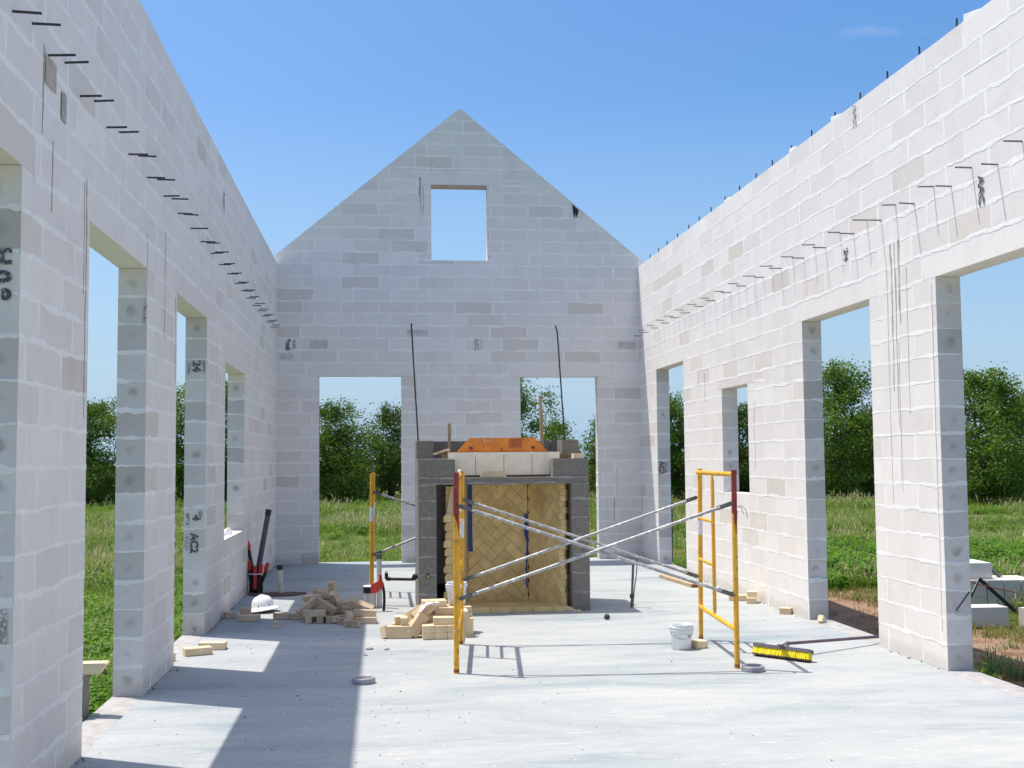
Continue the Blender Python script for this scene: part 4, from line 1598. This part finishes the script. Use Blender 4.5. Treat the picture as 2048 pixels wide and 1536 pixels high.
# hard hat
HH = thing('hard_hat', 'white full brim hard hat lying on the slab by the shaded wall', 'hard hat', (-1.29, 13.12, 0))
tilt = Euler((math.radians(-4), math.radians(-7), math.radians(10))).to_matrix()
mb = MB()
prof = [(.178, .006), (.182, .012), (.176, .016), (.150, .030), (.128, .040), (.122, .052), (.118, .085), (.104, .125), (.080, .150), (.045, .165), (.001, .170)]
mb.lathe(prof, (-1.29, 13.12, .012), 36, sx=1.0, sy=1.12, rot=tilt)
mb.lathe([(.178, .006), (.125, .02), (.11, .06), (.09, .12), (.001, .15)], (-1.29, 13.12, .012), 36, sx=1.0, sy=1.1, rot=tilt)
mb.build('hat_shell', M['hat'], HH)
for off in (-.022, 0, .022):
    mb = MB()
    pts = []
    for k in range(13):
        a = math.radians(12 + 156 * k / 12)
        r = .126
        pts.append(Vector((-1.29, 13.12, .012)) + tilt @ Vector((off, -r * 1.07 * math.cos(a), .045 + .130 * math.sin(a) - abs(off) * .15)))
    mb.tube(pts, .006 if off else .008, 6)
    mb.build('hat_ridge', M['hat'], HH)
for x, y in ((-.05, -.11), (.06, -.105)):
    mb = MB()
    p = Vector((-1.29, 13.12, .012)) + tilt @ Vector((x, y * 1.12, .062))
    mb.tube([p, p + Vector((0, -.006, .001))], .008, 8)
    mb.build('hat_rivet', M['ringgrey'], HH)

# ------------------------------------------------------------------ pipes left of the fireplace
FPp = thing('drain_pipe', 'fat white drain pipe stub with a dark coupling before the yellow post', 'pipe', (-.125, 13.27, 0))
mb = MB()
mb.tube([(-.125, 13.27, 0), (-.125, 13.27, .20)], .07, 20)
mb.build('pipe_tube', M['pvc'], FPp)
mb = MB()
mb.tube([(-.125, 13.27, .165), (-.125, 13.27, .235)], .073, 20, caps=False)
mb.lathe([(.073, .235), (.06, .235), (.055, .215), (.001, .215)], (-.125, 13.27, 0), 20)
mb.build('pipe_coupling', M['black'], FPp)
mb = MB()
mb.lathe([(.0735, .232), (.078, .238), (.074, .246), (.05, .246), (.001, .244)], (-.125, 13.27, 0), 20)
mb.build('pipe_cover', M['whiteplastic'], FPp)
TP = thing('standpipe', 'slim white standpipe with dark cap beside the drain pipe stub', 'pipe', (-.02, 13.25, 0))
mb = MB()
mb.tube([(-.018, 13.25, 0), (-.022, 13.25, .56)], .03, 16)
mb.build('pipe_tube', M['pvc'], TP)
mb = MB()
mb.tube([(-.022, 13.25, .545), (-.022, 13.25, .60)], .034, 16)
mb.build('pipe_cap', M['galvdark'], TP)
RT = thing('flex_pipe', 'black flexible pipe curving from the slab with a torn red cover', 'pipe', (.035, 12.95, 0))
mb = MB()
mb.tube([(.03, 12.95, 0), (.036, 12.95, .1), (.034, 12.95, .2), (.018, 12.96, .29), (-.01, 12.97, .35)], .016, 10)
mb.build('pipe_tube', M['iron'], RT)
mb = MB()
poly = [(-.135, .20), (-.06, .215), (.012, .275), (.0, .33), (-.004, .385), (-.035, .37), (-.045, .335), (-.13, .30)]
hull = [(-.135, .20), (-.06, .205), (.012, .27), (-.004, .335), (-.045, .33), (-.13, .295)]
mb.prism(hull, lambda a, b, e: Vector((a + .02, 12.935 + e + .15 * a, b)), -.022, .012)
mb.prism([(-.045, .328), (-.004, .333), (-.012, .40), (-.04, .395)], lambda a, b, e: Vector((a + .02, 12.935 + e + .15 * a, b)), -.018, .008)
mb.build('red_cover', M['red'], RT)
GA = thing('gas_pipe', 'black iron gas pipe with elbows coming out of the fireplace side', 'pipe', (.21, 12.80, .36))
mb = MB()
mb.tube([(.41, 12.80, .385), (.355, 12.80, .385)], .028, 12)
mb.tube([(.372, 12.80, .40), (.35, 12.80, .35)], .026, 12)
mb.build('wall_elbow', M['iron'], GA)
mb = MB()
mb.tube([(.36, 12.80, .352), (.09, 12.80, .362)], .0165, 12)
mb.build('pipe_run', M['iron'], GA)
mb = MB()
mb.tube([(.10, 12.80, .362), (.07, 12.80, .363), (.06, 12.80, .375), (.058, 12.80, .425)], [.022, .022, .021, .019], 12)
mb.build('end_elbow', M['iron'], GA)
mb = MB()
mb.tube([(.058, 12.80, .42), (.057, 12.80, .445)], .014, 10)
mb.build('end_plug', M['galv'], GA)

# metal prop right of the fireplace
PR = thing('metal_prop', 'slim grey metal prop with strap standing right of the fireplace', 'prop', (2.78, 12.75, 0))
mb = MB()
mb.tube([(2.768, 12.75, .0), (2.772, 12.75, .10), (2.770, 12.75, .14), (2.788, 12.75, .47)], [.02, .017, .014, .014], 9)
mb.build('prop_tube', M['galvdark'], PR)
mb = MB()
mb.box((2.765, 12.75, .125), (.036, .03, .045))
mb.build('prop_clamp', M['rebar'], PR)
mb = MB()
mb.tube([(2.855, 12.85, .56), (2.845, 12.83, .40), (2.80, 12.78, .17), (2.782, 12.755, .03)], .006, 6)
mb.build('prop_strap', M['rebar'], PR)
mb = MB()
mb.box((2.787, 12.75, .475), (.06, .05, .012))
mb.build('prop_head', M['galvdark'], PR)

# lumber on the slab
LB = thing('lumber', 'single short plank with red end lying near the far right opening', 'plank', (3.93, 15.2, 0))
mb = MB()
a, b = Vector((3.88, 15.86, .022)), Vector((3.985, 14.56, .022))
mb.bar(a, b, .10, .04)
mb.build('plank_body', M['wood'], LB)
mb = MB()
e = (b - a).normalized()
mb.bar(b, b + e * .012, .102, .042)
mb.build('painted_end', M['woodred'], LB)

# collars, clod, debris
def collar(x, y, label, mat):
    mb = MB()
    mb.lathe([(.088, .002), (.088, .036), (.083, .042), (.072, .042), (.068, .034), (.066, .012), (.001, .012)], (x, y, 0), 30)
    o = mb.build('pipe_collar', mat)
    return tag(recenter(o), label, 'collar', 'pipe collars set in the slab')


collar(-.13, 8.80, 'low round pipe collar at the edge of the long shadow', M['ringgrey'])
collar(2.86, 8.82, 'low round pipe collar at the foot of the right front scaffold post', M['ringgrey'])
mb = MB()
mb.lathe([(.012, .002), (.028, .01), (.033, .03), (.022, .052), (.001, .058)], (2.308, 11.85, 0), 10)
tag(recenter(mb.build('clay_clod', M['clay'])), 'small round brown clod alone on the slab before the right pier', 'clod')
mb = MB()
gr = random.Random(44)
cl = []
for i in range(300):
    if i < 190:
        x, y = gr.gauss(-.35, .62), gr.uniform(5.2, 11.6)
    else:
        x, y = gr.uniform(-1.5, 4.2), gr.uniform(4.5, 17)
    if not (XL + .06 < x < XR - .06) or (.3 < x < 2.3 and 12.4 < y < 13.9):
        continue
    s = gr.uniform(.002, .0065) * (1.3 if gr.random() < .1 else 1)
    mb.box((x, y, s * .35), (s * gr.uniform(.8, 1.8), s * gr.uniform(.8, 1.5), s * .8), (gr.uniform(-.3, .3), gr.uniform(-.3, .3), gr.uniform(0, 3)))
# crumbs along the wall feet
for i in range(340):
    y = gr.uniform(5, 18.8)
    sd = gr.random() < .55
    if any(o[0] - .05 < y < o[1] + .05 and o[2] == 0 for o in (L_OPEN if sd else R_OPEN)):
        continue
    s = gr.uniform(.003, .011)
    mb.box(((XL + abs(gr.gauss(0, .025))) if sd else (XR - abs(gr.gauss(0, .03))), y, s * .3), (s, s * 1.4, s * .8), (gr.uniform(-.4, .4), gr.uniform(-.4, .4), gr.uniform(0, 3)))
mb.build('grit', M['grit'], None, 'stuff')
for (x, y, s, lb) in ((-.10, 10.33, .045, 'flat stone chip just past the shadow edge on the slab'), (.05, 10.30, .032, 'little dark chip before the big brick of the sunlit pile'), (-.13, 10.02, .025, 'smallest chip on the shadow edge of the slab')):
    mb = MB()
    mb.lathe([(s * .5, .001), (s * .55, s * .2), (s * .3, s * .45), (.0005, s * .5)], (x, y, 0), 7, sx=1.4)
    tag(recenter(mb.build('stone_chip', M['ringgrey'])), lb, 'stone')
# chalk circle
mb = MB()
n = 40
V = []
for k in range(n):
    a = 2 * math.pi * k / n
    V += [(-.52 + .135 * math.cos(a), 10.86 + .135 * math.sin(a), .004), (-.52 + .142 * math.cos(a), 10.86 + .142 * math.sin(a), .004)]
mb.add(V, [(2 * k, 2 * k + 1, (2 * k + 3) % (2 * n), (2 * k + 2) % (2 * n)) for k in range(n) if k % 7])
mb.build('chalk_ring', M['chalk'], slab)
# lumps on the window sill of the left wall
rag((-1.77, 13.75, .828), .16, .5, 'white cloth bundle lying on the sill of the shaded wall window', 8.1, .05)

# ------------------------------------------------------------------ outside: block stock right of the building
def loose_block(x0, x1, y0, y1, z0, z1, label, rz=0.0, seed=0, group='spare blocks outside the sunlit wall'):
    mb = MB()
    v = random.Random(seed).gauss(0, .015)
    T = lambda a, b, d: Vector(((x0 + x1) / 2, (y0 + y1) / 2, 0)) + Matrix.Rotation(rz, 3, 'Z') @ Vector((a, d, b))
    mb.prism([(-(x1 - x0) / 2, z0), ((x1 - x0) / 2, z0), ((x1 - x0) / 2, z1), (-(x1 - x0) / 2, z1)], T, -(y1 - y0) / 2, (y1 - y0) / 2, 0, (.77 + v, .73 + v, .68 + v), True)
    return tag(recenter(mb.build('spare_block', M['block'])), label, 'block', group)


gzr = -.345
loose_block(6.68, 7.29, 12.95, 13.25, gzr, gzr + .225, 'spare white block alone on dry grass nearest the sunlit opening', -.06, 1)
x = 7.05
ORD = ('first', 'second', 'third', 'fourth', 'fifth', 'sixth')
for k in range(6):
    loose_block(x, x + .205, 14.15 - .03 * k, 14.75 - .03 * k, gzr, gzr + .205, ORD[k] + ' bottom block from the strap end of the outdoor stock', -.10, 20 + k)
    if k >= 3 or k < 3:
        loose_block(x, x + .205, 14.15 - .03 * k, 14.75 - .03 * k, gzr + .208, gzr + .413, ORD[k] + ' upper block from the strap end of the outdoor stock', -.10, 30 + k)
    x += .212
loose_block(7.20, 7.80, 14.2, 14.75, gzr + .416, gzr + .62, 'spare block topping the outdoor stock beside the black strap', -.08, 4)
loose_block(7.43, 7.95, 12.70, 13.0, gzr, gzr + .22, 'spare block cut by the frame edge right of the lone block', .3, 5)
st = thing('steel_strap', 'bent black steel strap leaning in an A shape over spare blocks', 'strap', (7.5, 13.9, gzr))
mb = MB()
mb.bar((7.10, 13.70, gzr + .02), (7.50, 13.98, .10), .012, .035)
mb.build('strap_leg', M['black'], st)
mb = MB()
mb.bar((7.49, 13.98, .105), (7.89, 13.78, gzr + .02), .012, .045)
mb.build('strap_leg', M['black'], st)
mb = MB()
mb.tube([(7.25, 13.88, .09), (7.6, 13.86, .0), (8.25, 13.80, -.14)], .008, 6)
tag(recenter(mb.build('rusty_bar', M['woodred'])), 'thin rusty bar lying across the black strap outside', 'bar')
mb = MB()
mb.tube([(5.62, 12.35, -.31), (6.6, 12.75, -.30)], .012, 6)
tag(recenter(mb.build('rusty_bar', M['woodred'])), 'thin rusty bar lying on bare soil outside the tall opening', 'bar')
mb = MB()
mb.bar((7.98, 14.35, .08), (7.90, 14.5, .20), .05, .03)
tag(recenter(mb.build('metal_scrap', M['greypipe'])), 'short dark metal piece on top of the spare block row', 'scrap')
# slim fence post beyond the far right opening
mb = MB()
mb.tube([(5.09, 20.1, gz(5.09, 20.1) - .1), (5.10, 20.1, .88)], .02, 6)
tag(recenter(mb.build('steel_post', M['greypipe'])), 'slim dark steel post outside the farthest right opening', 'post')
# grey block and brick outside the first left opening
mb = MB()
mb.box((-1.99, 7.93, -.02), (.16, .20, .60), (0, 0, .05))
tag(recenter(mb.build('concrete_block', M['cmu'])), 'grey concrete block standing on end outside the nearest shaded opening', 'block')
mb = MB()
mb.prism([(-.16, 0), (.115, 0), (.16, .10), (.15, .115), (-.16, .115)], lambda a, b, d: Vector((-2.0 + a * .9 + .08, 7.93 + d, .281 + b * .6)), -.06, .05)
tag(recenter(mb.build('firebrick', M['firebrick'])), 'slant ended cream brick on top of the upended grey block outside', 'brick')

# ------------------------------------------------------------------ vegetation
def leaf_quads(V, F, c, n, spread, size, rr, droop=0.0):
    for _ in range(n):
        d = Vector((rr.gauss(0, 1), rr.gauss(0, 1), rr.gauss(0, .75))) * spread
        p = c + d
        a = Vector((rr.gauss(0, 1), rr.gauss(0, 1), rr.gauss(0, .6)))
        if a.length < .1:
            a = Vector((1, 0, 0))
        a.normalize()
        b = a.cross(Vector((rr.gauss(0, 1), rr.gauss(0, 1), rr.gauss(0, 1)))).normalized()
        s = size * rr.uniform(.6, 1.4)
        o = len(V)
        V += [p - a * s * .5, p + b * s * .32, p + a * s * .55, p - b * s * .32]
        F.append((o, o + 1, o + 2, o + 3))


def tree(x, y, h, w, label, seed, mat='leafA', low=.12, dens=1.0, lean=0.0, open_=0.0):
    rr = random.Random(seed)
    z0 = gz(x, y)
    h *= .93
    t = thing('oak_tree', label, 'tree', (x, y, z0), 'trees along the field edge')
    mb = MB()
    base = Vector((x, y, z0 - .05))
    nst = rr.choice((1, 2, 2, 3))
    tips = []
    for s_ in range(nst):
        a = rr.uniform(0, 6.28)
        top = base + Vector((math.cos(a) * w * .16 + lean * h * .4, math.sin(a) * w * .16, h * rr.uniform(.55, .72)))
        mid = base.lerp(top, .5) + Vector((rr.gauss(0, .12), rr.gauss(0, .12), 0))
        mb.tube([base + Vector((rr.gauss(0, .12), rr.gauss(0, .1), 0)), mid, top], [.13 + h * .008, .09, .04], 7)
        for k in range(6):
            q = rr.uniform(.35, 1.0)
            st_ = base.lerp(mid, q * 2) if q < .5 else mid.lerp(top, q * 2 - 1)
            aa = rr.uniform(0, 6.28)
            en = st_ + Vector((math.cos(aa) * w * rr.uniform(.2, .42), math.sin(aa) * w * rr.uniform(.2, .42), h * rr.uniform(.05, .25)))
            m2 = st_.lerp(en, .5) + Vector((rr.gauss(0, .1), rr.gauss(0, .1), rr.gauss(.05, .1)))
            mb.tube([st_, m2, en], [.055, .038, .012], 5, caps=False)
            tips.append(en)
    mb.build('trunk', M['bark'], t)
    V, F = [], []
    ncl = int(118 * dens)
    for k in range(ncl):
        zf = rr.random() ** 1.15
        zc = low + (1 - low) * zf
        # radius profile of the crown with lumps
        prof = math.sin(math.pi * min(1, max(.04, (zf * .86 + .12)))) ** .6
        ang = rr.uniform(0, 6.28)
        lump = 1 + .36 * math.sin(3 * ang + seed + 4 * zf) + .22 * math.sin(5 * ang + 2 * seed + zf * 6)
        r = w * .54 * prof * lump * (rr.random() ** .55)
        c = Vector((x + r * math.cos(ang) + lean * h * zc, y + r * math.sin(ang), z0 + h * zc * rr.uniform(.92, 1.02)))
        leaf_quads(V, F, c, int(rr.uniform(110, 190)), rr.uniform(.18, .42), .115, rr)
    for e in tips:
        leaf_quads(V, F, e, 110, .28, .11, rr)
    # wispy top shoots
    for k in range(5):
        c = Vector((x + rr.gauss(0, w * .16) + lean * h, y + rr.gauss(0, w * .16), z0 + h * rr.uniform(.90, .98)))
        for j in range(4):
            leaf_quads(V, F, c + Vector((0, 0, .13 * j)), 26, .13, .10, rr)
    mb = MB()
    mb.add(V, F)
    mb.build('crown', M[mat], t)
    return t


TREES = [
    (-14.9, 62.0, 5.7, 6.0, 'bushy oak seen through the nearest shaded wall opening', 1, 'leafA', .08, 1.3, 0),
    (-10.7, 64.0, 6.6, 4.0, 'tall thin topped tree seen through the second shaded wall opening', 2, 'leafB', .05, 1.0, 0),
    (-8.35, 65.0, 7.4, 3.4, 'tallest tree in the slot of the shaded wall window', 3, 'leafA', .05, 1.0, 0),
    (-2.55, 62.0, 5.6, 5.0, 'dense dark oak filling the left of the left back doorway', 4, 'leafA', .06, 1.5, 0),
    (.45, 66.0, 5.6, 3.6, 'sparser oak with pale sky gaps at the right of the left back doorway', 5, 'leafC', .14, .8, 0),
    (7.0, 60.0, 7.2, 3.6, 'tall leafy oak behind the left jamb of the right back doorway', 6, 'leafB', .10, 1.0, -.02),
    (9.9, 65.0, 4.5, 2.6, 'small oak between taller trees in the right back doorway', 7, 'leafB', .1, .6, 0),
    (12.3, 62.0, 4.6, 2.6, 'small dark tree behind the right jamb of the right back doorway', 8, 'leafA', .05, .8, 0),
    (14.6, 57.0, 5.4, 4.2, 'dark tree seen through the farthest right wall opening', 9, 'leafA', .05, 1.2, 0),
    (17.9, 56.0, 5.0, 4.2, 'dark tree seen through the small window of the sunlit wall', 10, 'leafC', .05, 1.2, 0),
    (22.0, 54.0, 7.1, 4.2, 'tall oak reaching high in the middle opening of the sunlit wall', 11, 'leafB', .04, 1.4, .04),
    (24.9, 56.5, 4.9, 4.0, 'lower dark oak right of the tall one in the middle sunlit opening', 12, 'leafC', .04, 1.2, 0),
    (27.6, 50.5, 6.4, 4.6, 'broad oak seen at the edge of the nearest sunlit opening', 13, 'leafB', .08, 1.4, 0),
    (32.0, 54.0, 5.6, 5.6, 'rounded oak at the far right edge of the field', 14, 'leafA', .1, 1.4, 0),
]
for a in TREES:
    tree(*a[:4], a[4], a[5], a[6], a[7], a[8], a[9])

# thicket that closes the field behind the single trees
rr = random.Random(77)
V, F = [], []
for k in range(820):
    x = rr.uniform(-40, 62)
    yb = 71 - max(0, x) * .34 + 4 * math.sin(x * .35)
    y = yb + rr.uniform(-1.5, 5)
    hh = 1.5 + 1.7 * rr.random() + .7 * math.sin(x * .9) * .5
    if 6.5 < x * 60 / y < 13 and rr.random() < .55:
        hh *= .6
    for j in range(3):
        leaf_quads(V, F, Vector((x + rr.gauss(0, .5), y, gz(x, y) + hh * rr.uniform(.1, 1))), 26, .38, .26, rr)
mb = MB()
mb.add(V, F)
mb.build('thicket', M['leafC'], None, 'stuff')


# ---- grass: tufts as geometry-node instances on a point mesh
def blade_tuft(name, n, h, spread, w, mats, seed, seedhead=False, leafy=False):
    r2 = random.Random(seed)
    mb = MB()
    for i in range(n):
        a = r2.uniform(0, 6.28)
        b = Vector((r2.gauss(0, spread), r2.gauss(0, spread), -.02))
        L = h * r2.uniform(.55, 1.1)
        dirv = Vector((math.cos(a), math.sin(a), 0))
        out = L * r2.uniform(.1, .5)
        m1 = b + Vector((0, 0, L * .55)) + dirv * out * .35
        tp = b + Vector((0, 0, L * r2.uniform(.8, 1.0))) + dirv * out
        s = Vector((-dirv.y, dirv.x, 0)) * w * r2.uniform(.7, 1.3)
        if leafy:
            mb.tube([b, m1], [.004, .003], 3, caps=False)
            for q in range(5):
                c = b.lerp(tp, .25 + .17 * q)
                aa = r2.uniform(0, 6.28)
                dd = Vector((math.cos(aa), math.sin(aa), r2.uniform(-.2, .5))).normalized()
                ss = dd.cross(Vector((0, 0, 1))).normalized() * .5
                LL = w * r2.uniform(4, 8)
                mb.add([c, c + dd * LL * .5 + ss * LL * .45, c + dd * LL, c + dd * LL * .5 - ss * LL * .45], [(0, 1, 2, 3)], 0)
        else:
            mb.add([b - s, b + s, m1 + s * .8, m1 - s * .8, tp], [(0, 1, 2, 3), (3, 2, 4)], 0)
            if seedhead:
                u = (tp - m1).normalized()
                s3 = s.normalized() * .006
                e = tp + u * .06
                mb.add([tp - u * .03, tp + s3, e, tp - s3], [(0, 1, 2, 3)], 1)
    me = bpy.data.meshes.new(name)
    me.from_pydata(mb.v, [], mb.f)
    for m_ in mats:
        me.materials.append(m_)
    me.polygons.foreach_set('material_index', mb.m)
    return bpy.data.objects.new(name, me)


def scatter(name, pts, src):
    """pts: list of (x,y,z,scale,rot)"""
    me = bpy.data.meshes.new(name)
    P = np.array(pts, dtype=np.float32)
    me.vertices.add(len(P))
    me.vertices.foreach_set('co', P[:, :3].ravel())
    a = me.attributes.new('scl', 'FLOAT', 'POINT')
    a.data.foreach_set('value', P[:, 3].copy())
    a = me.attributes.new('rot', 'FLOAT_VECTOR', 'POINT')
    rv = np.zeros((len(P), 3), dtype=np.float32)
    rv[:, 2] = P[:, 4]
    a.data.foreach_set('vector', rv.ravel())
    o = link(name, me, None, 'stuff')
    ng = bpy.data.node_groups.new(name, 'GeometryNodeTree')
    ng.interface.new_socket('Geometry', in_out='INPUT', socket_type='NodeSocketGeometry')
    ng.interface.new_socket('Geometry', in_out='OUTPUT', socket_type='NodeSocketGeometry')
    gi = ng.nodes.new('NodeGroupInput')
    go = ng.nodes.new('NodeGroupOutput')
    io = ng.nodes.new('GeometryNodeInstanceOnPoints')
    oi = ng.nodes.new('GeometryNodeObjectInfo')
    oi.inputs['Object'].default_value = src
    oi.inputs['As Instance'].default_value = True
    na = ng.nodes.new('GeometryNodeInputNamedAttribute')
    na.data_type = 'FLOAT'
    na.inputs['Name'].default_value = 'scl'
    nb = ng.nodes.new('GeometryNodeInputNamedAttribute')
    nb.data_type = 'FLOAT_VECTOR'
    nb.inputs['Name'].default_value = 'rot'
    ng.links.new(gi.outputs[0], io.inputs['Points'])
    ng.links.new(oi.outputs['Geometry'], io.inputs['Instance'])
    ng.links.new(na.outputs['Attribute'], io.inputs['Scale'])
    ng.links.new(nb.outputs['Attribute'], io.inputs['Rotation'])
    ng.links.new(io.outputs[0], go.inputs[0])
    md = o.modifiers.new('scatter', 'NODES')
    md.node_group = ng
    return o


tA = blade_tuft('grass_tuft', 26, .22, .12, .005, [M['blade']], 1)
tB = blade_tuft('seed_tuft', 14, .30, .14, .003, [M['bladeY'], M['seed']], 2, True)
tC = blade_tuft('weed_tuft', 12, .26, .11, .012, [M['weed']], 3, leafy=True)
tD = blade_tuft('dry_tuft', 22, .10, .09, .004, [M['dry']], 4)
tE = blade_tuft('yellow_tuft', 20, .22, .10, .005, [M['bladeY']], 5)
pts = {k: [] for k in 'ABCDE'}
gr = random.Random(99)


def inside(x, y):
    return XL - TH - .05 < x < XR + TH + .08 and y < YB + TH + .1


def field(x, y, dist):
    if inside(x, y):
        return
    n1 = mnoise.noise(Vector((x * .22, y * .16, 0)))
    n2 = mnoise.noise(Vector((x * .7, y * .5, 9)))
    z = gz(x, y)
    sc = gr.uniform(.75, 1.3) * (1 + max(0, dist - 25) * .012)
    ro = gr.uniform(0, 6.28)
    near_right = x > XR and x < 8.2 + n2 * 1.2 and y < 16.5 + n1 * 3
    if near_right:
        bare = (x < 6.4 + n2 * 1.1 and y > 10.8)
        if bare and gr.random() < .88:
            return
        k = gr.random()
        if k < .62:
            pts['D'].append((x, y, z, sc, ro))
        elif k < .85:
            pts['E'].append((x, y, z, sc * .55, ro))
        else:
            pts['C'].append((x, y, z, sc * .5, ro))
        return
    if x > 7.5 and 15.5 < y < 24 and dist < 27 and gr.random() < .6:
        pts['C'].append((x, y, z, sc * 1.5, ro))
        return
    k = gr.random()
    if x < 0 and y < 17 and dist < 17:
        if k < .50:
            pts['C'].append((x, y, z, sc * 1.0, ro))
        elif k < .9:
            pts['A'].append((x, y, z, sc * .9, ro))
        else:
            pts['B'].append((x, y, z, sc * .8, ro))
        return
    sc *= max(.5, 1 + .9 * n1 + .5 * n2)
    tan = (.10 + .85 * max(0, n1 - .02) + .45 * max(0, n2 - .05)) * (1 if dist < 38 else .5)
    if k < tan:
        pts['B'].append((x, y, z, sc, ro))
    elif k < tan + .12 + .5 * max(0, n1):
        pts['E'].append((x, y, z, sc, ro))
    elif k < tan + .12 + .5 * max(0, n1) + (.40 if n2 > .05 else .16):
        pts['C'].append((x, y, z, sc * 1.1, ro))
    else:
        pts['A'].append((x, y, z, sc, ro))


D0 = 62
for i in range(int(D0 * 1.36 * .5 * (14 ** 2 - 5 ** 2) * 1.0)):
    r = math.sqrt(gr.uniform(25, 196))
    a = gr.uniform(-.68, .68)
    field(r * math.sin(a), r * math.cos(a), r)
for i in range(int(D0 * 1.36 * 196 * math.log(72 / 14))):
    r = 14 * (72 / 14) ** gr.random()
    a = gr.uniform(-.68, .68)
    field(r * math.sin(a), r * math.cos(a), r)
# thicker growth hugging the left side of the building
for i in range(2600):
    x, y = XL - TH - .06 - abs(gr.gauss(0, .8)), gr.uniform(5, 20)
    if gr.random() < .5:
        pts['C'].append((x, y, gz(x, y), gr.uniform(.6, 1.15), gr.uniform(0, 6.28)))
    else:
        pts['A'].append((x, y, gz(x, y), gr.uniform(.5, 1.0), gr.uniform(0, 6.28)))
for key, src, nm in (('A', tA, 'green_grass'), ('B', tB, 'seeding_grass'), ('C', tC, 'broadleaf_weeds'), ('D', tD, 'dry_grass'), ('E', tE, 'yellow_grass')):
    if pts[key]:
        scatter(nm, pts[key], src)

# single weeds at the slab edge in the nearest right opening
for (x, y, s, lb) in ((5.38, 9.85, .30, 'tall green weed in wall shade beside the nearest sunlit opening'), (5.0, 9.35, .22, 'low green weed at the slab edge in wall shade')):
    t = thing('weed_plant', lb, 'weed', (x, y, gz(x, y)))
    mb, mb2 = MB(), MB()
    z0 = gz(x, y)
    for k in range(5):
        a = gr.uniform(0, 6.28)
        e = Vector((x + .10 * math.cos(a), y + .10 * math.sin(a), z0 + s * gr.uniform(.7, 1.1)))
        mb.tube([(x, y, z0), e], [.005, .003], 5)
        for q in range(6):
            c = Vector((x, y, z0)).lerp(e, .3 + .13 * q)
            aa = gr.uniform(0, 6.28)
            dd = Vector((math.cos(aa), math.sin(aa), .3)).normalized()
            ss = dd.cross(Vector((0, 0, 1))).normalized()
            L_ = gr.uniform(.05, .1)
            mb2.add([c, c + dd * L_ * .5 + ss * L_ * .2, c + dd * L_, c + dd * L_ * .5 - ss * L_ * .2], [(0, 1, 2, 3)])
    mb.build('stem', M['weed'], t)
    mb2.build('leaf', M['weed'], t)

# helper properties are not part of the description
for o in bpy.data.objects:
    if '_o' in o.keys():
        del o['_o']
